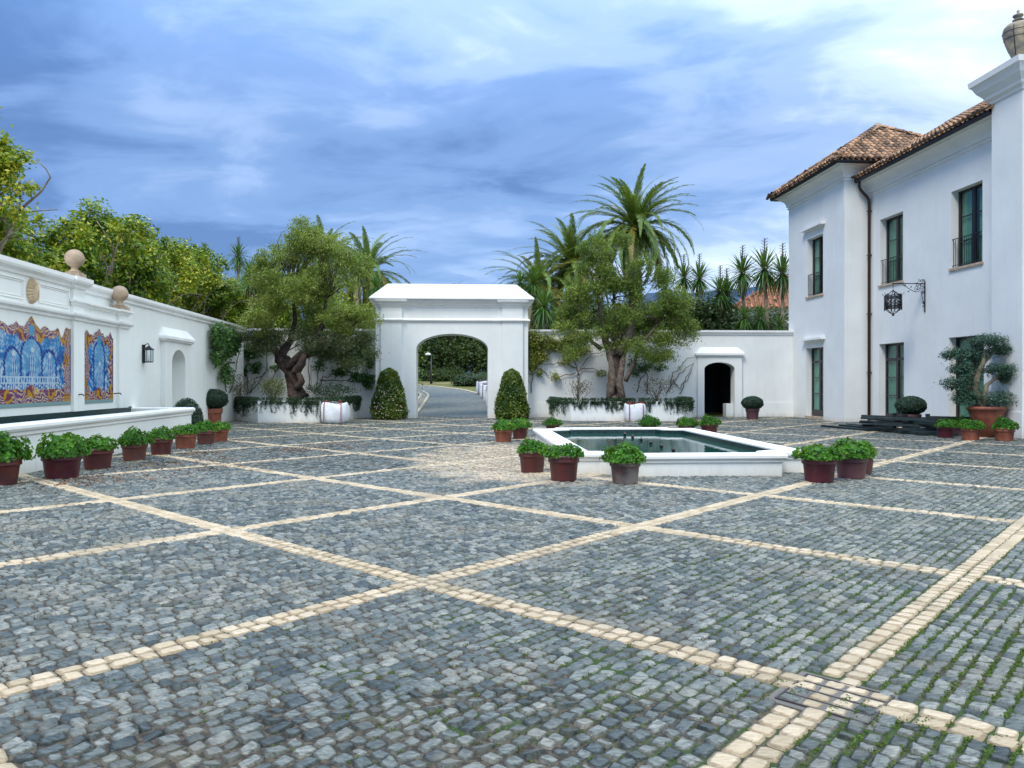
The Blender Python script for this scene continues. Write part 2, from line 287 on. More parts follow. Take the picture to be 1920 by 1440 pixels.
class MB:
    def __init__(s): s.v = []; s.f = []; s.sm = []
    def add(s, vs, fs, smooth=False):
        b = len(s.v); s.v += [tuple(p) for p in vs]; s.f += [tuple(i + b for i in f) for f in fs]; s.sm += [smooth] * len(fs); return s
    def box(s, x0, x1, y0, y1, z0, z1, bev=0):
        if bev:
            return s.prism([(x0 + bev, y0), (x1 - bev, y0), (x1, y0 + bev), (x1, y1 - bev), (x1 - bev, y1), (x0 + bev, y1), (x0, y1 - bev), (x0, y0 + bev)], z0, z1, bev)
        return s.add([(x0, y0, z0), (x1, y0, z0), (x1, y1, z0), (x0, y1, z0), (x0, y0, z1), (x1, y0, z1), (x1, y1, z1), (x0, y1, z1)],
                     [(0, 3, 2, 1), (4, 5, 6, 7), (0, 1, 5, 4), (1, 2, 6, 5), (2, 3, 7, 6), (3, 0, 4, 7)])
    def obox(s, c, d, up, l, w, h):
        """box centred at c, length l along d, width w, height h along up"""
        d = Vector(d).normalized(); up = Vector(up); si = d.cross(up).normalized(); up = si.cross(d).normalized(); c = Vector(c)
        vs = [c + d * (l / 2 * a) + si * (w / 2 * b_) + up * (h / 2 * e) for e in (-1, 1) for a, b_ in ((-1, -1), (1, -1), (1, 1), (-1, 1))]
        return s.add(vs, [(0, 3, 2, 1), (4, 5, 6, 7), (0, 1, 5, 4), (1, 2, 6, 5), (2, 3, 7, 6), (3, 0, 4, 7)])
    def prism(s, poly, z0, z1, bev=0):
        n = len(poly); vs = [(x, y, z0) for x, y in poly] + [(x, y, z1 - bev) for x, y in poly]
        fs = [tuple(range(n))[::-1]] + [(i, (i + 1) % n, n + (i + 1) % n, n + i) for i in range(n)]
        if bev:
            cx = sum(p[0] for p in poly) / n; cy = sum(p[1] for p in poly) / n
            vs += [(x + (cx - x) / max(.001, math.hypot(cx - x, cy - y)) * bev, y + (cy - y) / max(.001, math.hypot(cx - x, cy - y)) * bev, z1) for x, y in poly]
            fs += [(n + i, n + (i + 1) % n, 2 * n + (i + 1) % n, 2 * n + i) for i in range(n)] + [tuple(range(2 * n, 3 * n))]
        else: fs += [tuple(range(n, 2 * n))]
        return s.add(vs, fs)
    def lathe(s, prof, c=(0, 0, 0), seg=24, smooth=True, sx=1, sy=1, caps=True):
        vs = []; n = len(prof)
        for r, z in prof:
            for k in range(seg):
                a = 2 * math.pi * k / seg; vs.append((c[0] + r * sx * math.cos(a), c[1] + r * sy * math.sin(a), c[2] + z))
        fs = [(i * seg + k, i * seg + (k + 1) % seg, (i + 1) * seg + (k + 1) % seg, (i + 1) * seg + k) for i in range(n - 1) for k in range(seg)]
        s.add(vs, fs, smooth)
        if caps:
            b = len(s.v) - len(vs)
            s.f += [tuple(b + k for k in range(seg))[::-1], tuple(b + (n - 1) * seg + k for k in range(seg))]; s.sm += [False, False]
        return s
    def tube(s, pts, rad, seg=8, noise=0, flute=0, smooth=True):
        pts = [Vector(p) for p in pts]; n = len(pts)
        rad = [rad] * n if isinstance(rad, (int, float)) else rad
        vs = []; up = Vector((0.13, .21, 1)); prev = None
        for i, p in enumerate(pts):
            d = (pts[min(i + 1, n - 1)] - pts[max(i - 1, 0)]).normalized()
            if prev is None:
                a = d.cross(Vector((1, .1, .05)) if abs(d.z) > .9 else up).normalized()
            else: a = (prev - d * prev.dot(d)).normalized()
            prev = a; b = d.cross(a)
            for k in range(seg):
                t = 2 * math.pi * k / seg
                r = rad[i] * (1 + flute * math.sin(3 * t + i * .5) + (rnd.uniform(-noise, noise) if noise else 0))
                vs.append(p + (a * math.cos(t) + b * math.sin(t)) * r)
        fs = [(i * seg + k, i * seg + (k + 1) % seg, (i + 1) * seg + (k + 1) % seg, (i + 1) * seg + k) for i in range(n - 1) for k in range(seg)]
        fs += [tuple(range(seg))[::-1], tuple(range((n - 1) * seg, n * seg))]
        return s.add(vs, fs, smooth)
    def sweep(s, path, prof, closed=False, caps=True):
        """sweep prof [(out,z)] along a 2D path with mitred corners; out = to the right of travel"""
        n = len(path); k = len(prof); vs = []
        for i, p in enumerate(path):
            def dr(a, b):
                d = Vector((b[0] - a[0], b[1] - a[1])); return d.normalized()
            if closed: d0 = dr(path[i - 1], p); d1 = dr(p, path[(i + 1) % n])
            else:
                d1 = dr(p, path[i + 1]) if i < n - 1 else dr(path[i - 1], p)
                d0 = dr(path[i - 1], p) if i > 0 else d1
            n0 = Vector((d0.y, -d0.x)); n1 = Vector((d1.y, -d1.x)); m_ = (n0 + n1); m_ = m_ / max(.2, m_.dot(n0))
            for o, z in prof: vs.append((p[0] + m_.x * o, p[1] + m_.y * o, z))
        rngi = range(n if closed else n - 1)
        fs = [(i * k + j, ((i + 1) % n) * k + j, ((i + 1) % n) * k + (j + 1) % k, i * k + (j + 1) % k) for i in rngi for j in range(k)]
        if not closed and caps: fs += [tuple(range(k)), tuple(range((n - 1) * k, n * k))[::-1]]
        return s.add(vs, fs)
    def build(s, name, material, parent=None, smooth=None):
        me = bpy.data.meshes.new(name); o = org(parent)
        me.from_pydata([(x - o[0], y - o[1], z - o[2]) for x, y, z in s.v], [], s.f)
        me.polygons.foreach_set('use_smooth', s.sm if smooth is None else [smooth] * len(s.f)); me.update()
        import bmesh
        bm = bmesh.new(); bm.from_mesh(me); bmesh.ops.recalc_face_normals(bm, faces=bm.faces); bm.to_mesh(me); bm.free()
        return link(name, me, material, parent)
def fr(ang, x, y): return (x * math.cos(ang) - y * math.sin(ang), x * math.sin(ang) + y * math.cos(ang))
def ifr(ang, X, Y): return (X * math.cos(ang) + Y * math.sin(ang), -X * math.sin(ang) + Y * math.cos(ang))
def thing(name, label, cat, ang=0., x=0., y=0., z=0., group=None):
    """an Empty at the thing's base; its parts are modelled in the frame turned by ang"""
    o = bpy.data.objects.new(name, None); C.objects.link(o); o.empty_display_size = .3
    X, Y = fr(ang, x, y); o.location = (X, Y, z); o.rotation_euler = (0, 0, ang)
    o['label'] = label; o['category'] = cat
    if group: o['group'] = group
    ORG[o.name] = (x, y, z); return o
def tag(o, label, cat, group=None):
    o['label'] = label; o['category'] = cat
    if group: o['group'] = group
    return o
def kind(o, k): o['kind'] = k; return o
def copy_tree(o, parent=None):
    c = o.copy(); C.objects.link(c); c.parent = parent
    ORG[c.name] = ORG.get(o.name, (0, 0, 0))
    for ch in list(o.children): copy_tree(ch, c)
    return c
def G(px, py, z=0.):
    Y = (EYE - z) * F / (py - 718); return ((px - 960) / F * Y, Y)
def at(px, py, Y): return ((px - 960) / F * Y, Y, EYE + (718 - py) / F * Y)

# ---- leaves
def leaf_mesh(P, size, aspect=.5, up=.3, jit=.35, r=rng, out=None, rhomb=True, droop=0.):
    """one folded-free rhombus per point; out: (n,3) outward directions to bias the normals"""
    n = len(P); P = np.asarray(P)
    nrm = r.normal(size=(n, 3)); nrm /= np.linalg.norm(nrm, axis=1)[:, None]
    nrm[:, 2] = np.abs(nrm[:, 2]) + up
    if out is not None: nrm = nrm * .75 + out
    nrm /= np.linalg.norm(nrm, axis=1)[:, None]
    t = r.normal(size=(n, 3)); t[:, 2] -= droop; t -= nrm * (t * nrm).sum(1)[:, None]; t /= np.linalg.norm(t, axis=1)[:, None] + 1e-9
    b = np.cross(nrm, t)
    s = (size * (1 + r.uniform(-jit, jit, n)))[:, None]
    V = np.stack([P - t * s / 2, P + b * s * aspect / 2, P + t * s / 2, P - b * s * aspect / 2], 1).reshape(-1, 3)
    Fq = np.arange(4 * n).reshape(n, 4)
    return V, Fq
def lumpy(blobs, k=6, s=.46, q=.72):
    out = []
    for b in blobs:
        for _ in range(k):
            d = Vector((rnd.gauss(0, 1), rnd.gauss(0, 1), rnd.gauss(0, 1))).normalized(); f = q * rnd.uniform(.55, 1.05); z = s * rnd.uniform(.65, 1.25)
            out.append((b[0] + d.x * b[3] * f, b[1] + d.y * b[4] * f, b[2] + d.z * b[5] * f, b[3] * z, b[4] * z, b[5] * z))
    return out
def blob_points(blobs, n, r=rng, clump=.28, per=40, hollow=.35):
    """clumped points in ellipsoids [(x,y,z,rx,ry,rz)]"""
    vol = np.array([b[3] * b[4] * b[5] for b in blobs]) ** .8; nc = max(4, n // per)
    k = r.choice(len(blobs), nc, p=vol / vol.sum()); B = np.array(blobs)[k]
    d = r.normal(size=(nc, 3)); d /= np.linalg.norm(d, axis=1)[:, None]
    rad = hollow + (1.05 - hollow) * r.uniform(0, 1, nc) ** .6
    cc = B[:, :3] + d * rad[:, None] * B[:, 3:]
    P = np.repeat(cc, per, 0); off = r.normal(size=P.shape); cs = np.repeat(clump * r.uniform(.5, 1.3, nc), per)[:, None]
    off *= cs; off[:, 2] *= .75
    outd = np.repeat(d, per, 0)
    return P + off, outd, cc
def np_obj(name, VF, material, parent=None, smooth=False, shift=True):
    V, Fq = VF; o = org(parent) if shift else (0, 0, 0)
    return link(name, mesh_np(name, np.asarray(V) - np.array(o), Fq, smooth), material, parent)

# ============================================================ SETTING
gb = MB(); 
gb.add([(-900, -60, -.06), (900, -60, -.06), (900, 37.2, -.06), (-900, 37.2, -.06), (-900, 75, 2.3), (900, 75, 2.3), (-900, 2200, 2.6), (900, 2200, 2.6)],
       [(0, 1, 2, 3), (3, 2, 5, 4), (4, 5, 7, 6)])
kind(gb.build('ground', M['earth']), 'structure')
def slope_z(Y): return max(0, (Y - 37.2)) * (2.36 / 37.8) - .06
def GS(px, py, lift=0.):
    # point of the rising ground beyond the gate seen at a pixel
    k = 2.36 / 37.8; d = (718 - py) / F
    Y = (-.06 - 37.2 * k + lift - EYE) / (d - k); return ((px - 960) / F * Y, Y, EYE + d * Y)
# hills far off
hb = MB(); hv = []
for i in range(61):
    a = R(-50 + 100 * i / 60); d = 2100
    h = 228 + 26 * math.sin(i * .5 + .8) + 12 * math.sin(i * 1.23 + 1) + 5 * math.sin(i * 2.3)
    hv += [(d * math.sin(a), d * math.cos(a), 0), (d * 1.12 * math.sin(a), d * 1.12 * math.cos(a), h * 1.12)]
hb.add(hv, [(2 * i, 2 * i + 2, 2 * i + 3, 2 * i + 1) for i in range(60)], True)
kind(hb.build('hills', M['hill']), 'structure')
# ---- courtyard paving: cobbles in rows with a diagonal grid of cream bands
A_U = R(41.55); UU = (math.sin(A_U), math.cos(A_U)); VV = (-math.cos(A_U), math.sin(A_U)); SHEAR = .018
def uv2w(u, v):
    u = u + SHEAR * (v - 8); return (UU[0] * u + VV[0] * v, UU[1] * u + VV[1] * v)
court = [fr(TH, 22, 0.), fr(TH, 22, 37.0), fr(TH, -13.5, 37.0), (-9.0 - 1, 0)]
pav = MB(); pav.add([(-11, -1.5, -.0135), (*fr(TH, 20, -1.5), -.0135), (*fr(TH, 20, 37.0), -.0135), (*fr(TH, -13.5, 37.0), -.0135)], [(0, 1, 2, 3)])
paving = kind(pav.build('courtyard_paving', M['joint']), 'structure')
BW = .235; SP = 3.22; U0 = 1.0; V0 = 1.44
def in_court(X, Y):
    cx, cy = ifr(TH, X, Y); lx, ly = ifr(PH, X, Y)
    ok = (lx > -9.0) & (cy < 36.6) & ((cx < 16.6)) & (Y > 2.2)
    ok &= ~((cx > 15.5) & (cy > 30.7)) & ~((cx > 16.0) & (cy < 22.7) & (cy > 21.1))
    ok &= ~((cx > 2.0) & (cx < 5.95) & (cy > 13.6) & (cy < 20.5))
    ok &= ~((cy > 35.7) & ((cx < -2.25) | (cx > 1.05)))
    ok &= ~((lx < -7.45) & (ly < 23.1))
    ok &= np.abs(X) < .70 * Y + 1.6
    return ok
mh = (3.94, 4.37, 1.145, 1.60)      # inlaid manhole cover in (u, v)
def in_mh(u, v, m_=0.): return (u > mh[0] - m_) & (u < mh[1] + m_) & (v > mh[2] - m_) & (v < mh[3] + m_)
cells = []   # u, v, lu, lv, isband
def band_dist(x, x0): 
    t = (x - x0) / SP; return np.abs(t - np.round(t)) * SP
rowh = .094
umin, umax, vmin, vmax = -9, 42, -16, 36
panels = []
cob = []; bnd = []
for j in range(int((vmax - vmin) / SP) + 2):
    k0 = math.floor((vmin - V0) / SP) + j; va = V0 + k0 * SP + BW / 2; vb = V0 + (k0 + 1) * SP - BW / 2
    nr = int(round((vb - va) / rowh)); hh = (vb - va) / nr
    for i in range(int((umax - umin) / SP) + 2):
        i0 = math.floor((umin - U0) / SP) + i; ua = U0 + i0 * SP + BW / 2; ub = U0 + (i0 + 1) * SP - BW / 2
        X, Y = uv2w((ua + ub) / 2, (va + vb) / 2)
        if Y < -2.5 or abs(X) > .72 * max(Y, 0) + 5 or Y > 41: continue
        for q in range(nr):
            nn = rnd.choice((28, 29, 30, 31, 32)); cut = np.cumsum(np.concatenate([[0], rng.uniform(.62, 1.4, nn)])); cut = ua + (ub - ua) * cut / cut[-1]
            uc = (cut[1:] + cut[:-1]) / 2; lu = np.diff(cut)
            vc = va + (q + .5) * hh + .006 * np.sin(uc * 2.1 + q) + rng.normal(0, .003, nn)
            cob.append(np.stack([uc, vc, lu, np.full(nn, hh) * rng.uniform(.9, 1.04, nn)], 1))
        # bands: two courses along v = va side, two along u = ua side
        for s_ in (0, 1):
            nn = 23; cut = np.cumsum(np.concatenate([[0], rng.uniform(.75, 1.3, nn)])); cut = ua + (ub - ua) * cut / cut[-1]
            vc = va - BW + (s_ + .5) * BW / 2
            bnd.append(np.stack([(cut[1:] + cut[:-1]) / 2, np.full(nn, vc), np.diff(cut), np.full(nn, BW / 2)], 1))
            cut = np.cumsum(np.concatenate([[0], rng.uniform(.75, 1.3, nn)])); cut = va + (vb - va) * cut / cut[-1]
            uc = ua - BW + (s_ + .5) * BW / 2
            bnd.append(np.stack([np.full(nn, uc), (cut[1:] + cut[:-1]) / 2, np.full(nn, BW / 2), np.diff(cut)], 1))
            for t_ in (0, 1): bnd.append(np.array([[ua - BW + (s_ + .5) * BW / 2, va - BW + (t_ + .5) * BW / 2, BW / 2, BW / 2]]))
cob = np.concatenate(cob); bnd = np.concatenate(bnd)
def cellw(c):
    u = c[:, 0] + SHEAR * (c[:, 1] - 8); return UU[0] * u + VV[0] * c[:, 1], UU[1] * u + VV[1] * c[:, 1]
def filt(c):
    X, Y = cellw(c); k = in_court(X, Y) & ~in_mh(c[:, 0], c[:, 1], .02); return c[k], X[k], Y[k]
cob, cX, cY = filt(cob); bnd, bX, bY = filt(bnd)
OCT = np.array([(.5, -.36), (.5, .36), (.36, .5), (-.36, .5), (-.5, .36), (-.5, -.36), (-.36, -.5), (.36, -.5)])
def stone_near(n, r, tl=1.0):
    """unit stones: 8-gon foot, 8-gon shoulder, crown vertex"""
    o = np.repeat(OCT[None], n, 0) + r.uniform(-.062, .062, (n, 8, 2)); o = np.clip(o, -.53, .53)
    cut = np.array([1.14 if k in () else 1.0 for k in range(8)])
    foot = np.concatenate([o * 1.0, np.full((n, 8, 1), -.035)], 2)
    til = r.normal(0, .0048 * tl, (n, 2)); top = r.uniform(-.006, .004, n) * tl
    sh = o * .95; zsh = top[:, None] - .0045 + (sh * til[:, None, :] * 2).sum(2) + r.normal(0, .0012, (n, 8))
    shoulder = np.concatenate([sh, zsh[..., None]], 2)
    mid = o * .70 + r.uniform(-.03, .03, (n, 8, 2)); zm = top[:, None] + (mid * til[:, None, :] * 2).sum(2) + r.normal(0, .0019 * tl, (n, 8))
    mid = np.concatenate([mid, zm[..., None]], 2)
    cr = np.concatenate([r.uniform(-.1, .1, (n, 1, 2)), (top + r.normal(0, .001, n))[:, None, None]], 2)
    return np.concatenate([foot, shoulder, mid, cr], 1)   # (n,25,3)
_k = np.arange(8); _k1 = (_k + 1) % 8
NQ = np.concatenate([np.stack([_k, _k1, _k1 + 8, _k + 8], 1), np.stack([_k + 8, _k1 + 8, _k1 + 16, _k + 16], 1)]); NT = np.stack([_k + 16, _k1 + 16, np.full(8, 24)], 1)
def stone_far(n, r):
    o = np.repeat(np.array([(.5, -.5), (.5, .5), (-.5, .5), (-.5, -.5)])[None], n, 0) + r.uniform(-.08, .08, (n, 4, 2)); o = np.clip(o, -.5, .5)
    top = r.uniform(-.006, .004, n)[:, None, None]
    foot = np.concatenate([o, np.full((n, 4, 1), -.03)], 2); t = np.concatenate([o * .92, top + r.normal(0, .0042, (n, 4, 1))], 2)
    return np.concatenate([foot, t], 1)
_q = np.arange(4); _q1 = (_q + 1) % 4
FQ = np.concatenate([np.stack([_q, _q1, _q1 + 4, _q + 4], 1), [[4, 5, 6, 7]]])
def place_stones(c, X, Y, unit, gap):
    V = unit.copy(); V[:, :, 0] *= (c[:, 2] - gap)[:, None]; V[:, :, 1] *= (c[:, 3] - gap)[:, None]
    sp = rng.normal(0, .05, len(c)); cs, sn = np.cos(sp)[:, None], np.sin(sp)[:, None]
    a, b_ = V[:, :, 0] * cs - V[:, :, 1] * sn, V[:, :, 0] * sn + V[:, :, 1] * cs
    x = X[:, None] + UU[0] * a + VV[0] * b_; y = Y[:, None] + UU[1] * a + VV[1] * b_
    return np.stack([x, y, V[:, :, 2]], 2)
def tile_faces(n, nv, faces): return (np.arange(n)[:, None, None] * nv + faces[None]).reshape(-1, faces.shape[1])
def pave(c, X, Y, name, material, gap, split=14., tl=1.):
    inframe = (np.abs(X) < .66 * Y) & (Y > 3.15); d = np.where(inframe, np.hypot(X, Y), 1e9)
    idx = np.argsort(d)[:300]; one = np.zeros(len(c), bool); one[idx] = True
    U = stone_near(14, rng, tl); meshes = []
    for k in range(14): meshes.append(mesh_np(name, U[k], [NQ, NT], True)); meshes[-1].materials.append(material)
    for i in np.nonzero(one)[0]:
        o = bpy.data.objects.new(name, meshes[rnd.randrange(14)]); C.objects.link(o); o.parent = paving
        o.location = (X[i], Y[i], 0); fl = rnd.choice((0, math.pi))
        o.rotation_euler = (0, 0, math.atan2(UU[1], UU[0]) + fl + rnd.gauss(0, .05)); o.scale = (c[i, 2] - gap, c[i, 3] - gap, 1)
    near = ~one & (Y < split); far = ~one & (Y >= split)
    V = place_stones(c[near], X[near], Y[near], stone_near(near.sum(), rng, tl), gap); n1_ = near.sum()
    V2 = place_stones(c[far], X[far], Y[far], stone_far(far.sum(), rng), gap); n2_ = far.sum()
    me = mesh_np(name + '_field', V.reshape(-1, 3), [tile_faces(n1_, 25, NQ), tile_faces(n1_, 25, NT)], True)
    o = link(name + '_field', me, material, paving); kind(o, 'stuff')
    me = mesh_np(name + '_field', V2.reshape(-1, 3), [tile_faces(n2_, 8, FQ)], False)
    o = link(name + '_field', me, material, paving); kind(o, 'stuff')
    print(name, len(c), n1_, n2_)
    return meshes
cobm = pave(cob, cX, cY, 'cobblestone', M['cobble'], .0125)
bndm = pave(bnd, bX, bY, 'band_stone', M['band'], .006, tl=.35)
# moss tufts standing in the joints
mu = []
for (mx_, my_, rr, nn) in [(2.6, 3.4, 1.2, 1100), (1.9, 3.7, 1.5, 1300), (3.3, 4.6, 1.3, 1500), (2.4, 6.3, 1.6, 500), (4.6, 6.4, 1.4, 500), (.6, 5.2, 1.4, 350), (1.6, 7.4, 1.6, 260), (-1.6, 4.6, .9, 60), (-.3, 4., 1.2, 160), (6, 9, 2, 200), (-3.9, 7.5, 1.5, 25)]:
    mu.append(np.stack([rng.normal(mx_, rr / 2, nn), rng.normal(my_, rr / 2, nn)], 1))
mu = np.concatenate(mu)
vu = mu @ np.array([UU, VV]).T     # snap onto row joints
rowv = V0 + BW / 2; rh_ = (SP - BW) / round((SP - BW) / rowh); vu[:, 1] = rowv + np.floor((vu[:, 1] - rowv) / SP) * SP + np.round(((vu[:, 1] - rowv) % SP) / rh_) * rh_
kb = band_dist(vu[:, 0], U0) > BW / 2 - .0; kb &= band_dist(vu[:, 1], V0) > BW / 2 - .01; vu = vu[kb]
P0 = vu @ np.array([UU, VV]); P0 = np.repeat(P0, 5, 0) + rng.normal(0, .011, (len(P0) * 5, 2))
P = np.concatenate([P0, rng.uniform(-.012, .001, (len(P0), 1))], 1); P = P[(np.abs(P[:, 0]) < .8 * P[:, 1]) & (P[:, 1] > 2.5)]
V, Fq = leaf_mesh(P, .014, .7, .2, .4)
kind(np_obj('moss', (V, Fq), M['moss']), 'stuff')
# fallen dry leaves along the basin
P = []
for (x, y, n_, s_) in [(-7.0, 12.6, 420, .40), (-5.6, 14.9, 110, .35), (-5.2, 18.5, 260, .35), (-6.0, 13.4, 160, .5), (-6.9, 15.2, 220, .3), (-7.1, 17.5, 200, .3), (-6.4, 16.2, 80, .3), (-4.6, 19.6, 200, .4), (-3.6, 17.3, 20, .6), (1.9, 11.9, 14, .3), (-7.2, 22, 120, .5), (-5.8, 26, 60, .8), (5.2, 12.6, 18, .4), (-7., 28.6, 120, .9)]:
    P.append(np.stack([rng.normal(x, s_, n_), rng.normal(y, s_ * 1.5, n_), rng.uniform(.004, .015, n_)], 1))
P = np.concatenate(P)
V, Fq = leaf_mesh(P, .055, .5, 1.5, .5)
kind(np_obj('leaf_litter', (V, Fq), M['litter']), 'stuff')
# inlaid manhole cover
mo = thing('manhole_cover', 'steel edged manhole cover inlaid with cream and slate stones where two bands cross', 'manhole cover')
def uvbar(b, u0, u1, v0, v1, z0, z1):
    pts = [uv2w(u0, v0), uv2w(u1, v0), uv2w(u1, v1), uv2w(u0, v1)]; b.prism(pts, z0, z1)
b = MB(); w = .009
uvbar(b, mh[0], mh[1], mh[2], mh[2] + w, -.02, -.001); uvbar(b, mh[0], mh[1], mh[3] - w, mh[3], -.02, -.001)
uvbar(b, mh[0], mh[0] + w, mh[2] + w, mh[3] - w, -.02, -.001); uvbar(b, mh[1] - w, mh[1], mh[2] + w, mh[3] - w, -.02, -.001)
b.build('frame', M['steel'], mo)
nu, nv = 4, 3
for k in (1, 2, 3):
    b = MB(); u = mh[0] + (mh[1] - mh[0]) * k / 4; uvbar(b, u - .003, u + .003, mh[2] + w, mh[3] - w, -.02, -.002); b.build('divider', M['steel'], mo)
b = MB(); uvbar(b, mh[0] - .04, mh[1] + .04, mh[2] - .04, mh[3] + .04, -.04, -.0095)
b.build('mortar_collar', mat('cement_collar', (.15, .14, .12), .9), mo)
b = MB(); uvbar(b, mh[0] + w, mh[1] - w, mh[2] + w, mh[3] - w, -.03, -.006); b.build('bedding', mat('cement_bedding', (.15, .14, .12), .9), mo)
for i in range(4):
    for j in range(4):
        du = (mh[1] - mh[0]) / 4; dv = (mh[3] - mh[2]) / 4
        u = mh[0] + (i + .5) * du; v = mh[2] + (j + .5) * dv
        cream = abs(v - V0 + .06) < .14 or abs(u - (U0 + SP)) < .1
        X, Y = uv2w(u, v); me = (bndm if cream else cobm)[rnd.randrange(14)]
        o = bpy.data.objects.new('paving_stone', me); C.objects.link(o); o.parent = mo; o.location = (X, Y, -.001)
        o.rotation_euler = (0, 0, math.atan2(UU[1], UU[0]) + rnd.gauss(0, .03)); o.scale = (du - .016, dv - .008, 1)

# ============================================================ WALLS
COP = [(0, -.22), (.05, -.20), (.06, -.15), (.10, -.12), (.12, -.08), (.12, 0), (-.20, .03), (-.20, -.22)]
def prof(p, z): return [(o, z + h) for o, h in p]
def arch_block(b, x0, x1, y0, y1, z0, z1, ox0, ox1, zs, zt, n=20):
    """a wall block along x with an arched opening; y0 front, y1 back"""
    b.box(x0, ox0, y0, y1, z0, z1); b.box(ox1, x1, y0, y1, z0, z1)
    c = (ox0 + ox1) / 2; h = (ox1 - ox0) / 2
    xs = [c - h * math.cos(math.pi * i / n) for i in range(n + 1)]
    zs_ = [zs + (zt - zs) * math.sqrt(max(0, 1 - ((x - c) / h) ** 2)) for x in xs]
    vs = []; 
    for x, z in zip(xs, zs_): vs += [(x, y0, z), (x, y0, z1), (x, y1, z), (x, y1, z1)]
    fs = []
    for i in range(n):
        a, q = 4 * i, 4 * i + 4
        fs += [(a, q, q + 1, a + 1), (a + 2, a + 3, q + 3, q + 2), (a, a + 2, q + 2, q), (a + 1, q + 1, q + 3, a + 3)]
    b.add(vs, fs)
CW = 35.7; HW = 4.08
# back wall, left and right lengths
t = thing('garden_wall', 'white rendered back wall left of the gateway, half hidden by climbers and an olive tree', 'wall', TH, -8, CW, 0)
b = MB(); b.box(-11.6, -3.95, CW, CW + .42, -.1, HW - .1); b.build('wall_face', M['plaster'], t)
b = MB(); b.box(-9.4, -3.95, CW - .03, CW - .002, -.05, .68); b.build('plinth', M['plaster'], t)
b = MB(); b.sweep([(-11.6, CW), (-3.95, CW)], prof([(0, -.22), (.05, -.20), (.06, -.15), (.10, -.12), (.12, -.08), (.12, 0), (-.50, .04), (-.50, -.22)], HW)); b.build('coping', M['coping'], t)
t = thing('garden_wall', 'white rendered back wall right of the gateway, with a small arched door', 'wall', TH, 8, CW, 0)
b = MB(); arch_block(b, 2.75, 15.6, CW, CW + .42, -.1, HW - .1, 11.2, 12.65, 2.25, 2.57); b.build('wall_face', M['plaster'], t)
b = MB(); b.box(2.75, 10.86, CW - .03, CW - .002, -.05, .68); b.box(13.02, 15.6, CW - .03, CW - .002, -.05, .68); b.build('plinth', M['plaster'], t)
b = MB(); b.sweep([(2.75, CW), (15.6, CW)], prof([(0, -.22), (.05, -.20), (.06, -.15), (.10, -.12), (.12, -.08), (.12, 0), (-.50, .04), (-.50, -.22)], HW)); b.build('coping', M['coping'], t)
b = MB(); arch_block(b, 10.88, 13.0, CW - .13, CW - .002, -.05, 2.84, 11.2, 12.65, 2.25, 2.57); b.build('door_surround', M['plaster'], t)
def hood(b, x0, x1, y0, y1, z0, flip=None):
    b.prism([(x0, y0), (x1, y0), (x1, y1), (x0, y1)], z0, z0 + .06)
    b.prism([(x0 - .05, y0 - .05), (x1 + .05, y0 - .05), (x1 + .05, y1), (x0 - .05, y1)], z0 + .06, z0 + .15)
    x0 -= .05; x1 += .05; y0 -= .05; z = z0 + .15
    b.add([(x0, y0, z), (x1, y0, z), (x1, y1, z), (x0, y1, z), (x0 + .28, y1, z + .3), (x1 - .28, y1, z + .3)], [(0, 1, 5, 4), (1, 2, 5), (0, 4, 3), (2, 3, 4, 5)])
b = MB(); hood(b, 10.83, 13.05, CW - .18, CW - .001, 2.84); b.build('door_hood', M['coping'], t)
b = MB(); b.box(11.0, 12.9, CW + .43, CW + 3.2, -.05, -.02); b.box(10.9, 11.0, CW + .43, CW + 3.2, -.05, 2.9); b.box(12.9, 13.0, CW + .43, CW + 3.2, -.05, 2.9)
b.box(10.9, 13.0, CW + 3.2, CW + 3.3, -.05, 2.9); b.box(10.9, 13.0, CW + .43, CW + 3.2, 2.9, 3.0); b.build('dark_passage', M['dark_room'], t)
b = MB(); b.box(12.32, 12.66, CW + .1, CW + .55, -.02, .62); b.build('step_block', M['plaster'], t)
# gateway
GX = -.605; GY = 35.15
t = thing('gateway', 'white gateway with hipped roof and wide basket arch in the back wall', 'gate', TH, GX, GY, 0)
b = MB(); arch_block(b, GX - 3.46, GX + 3.46, GY, GY + 1.3, -.1, 5.25, GX - 1.63, GX + 1.63, 3.13, 3.84, 28); b.build('arch_wall', M['plaster'], t)
for s_ in (-1, 1):
    a, q = sorted((GX + s_ * 2.27, GX + s_ * 3.22)); b = MB(); b.box(a, q, GY - .10, GY - .002, -.05, 5.05); b.build('pilaster', M['plaster'], t)
path = [(GX - 3.46, GY + 1.3), (GX - 3.46, GY), (GX - 3.22, GY), (GX - 3.22, GY - .1), (GX - 2.27, GY - .1), (GX - 2.27, GY), (GX + 2.27, GY), (GX + 2.27, GY - .1), (GX + 3.22, GY - .1), (GX + 3.22, GY), (GX + 3.46, GY), (GX + 3.46, GY + 1.3)]
b = MB(); b.sweep(path, [(-.02, 4.34), (.03, 4.36), (.05, 4.40), (.10, 4.43), (.10, 4.47), (.03, 4.52), (-.02, 4.53)]); b.build('string_course', M['coping'], t)
b = MB(); b.sweep(path, [(-.02, 5.02), (.04, 5.05), (.05, 5.10), (.11, 5.14), (.13, 5.22), (.22, 5.27), (.24, 5.33), (.24, 5.38), (-.02, 5.38)]); b.build('cornice', M['coping'], t)
b = MB(); x0, x1, y0, y1 = GX - 3.72, GX + 3.72, GY - .36, GY + 1.6; z = 5.382
b.box(x0, x1, y0, y1, z, z + .05); z += .05
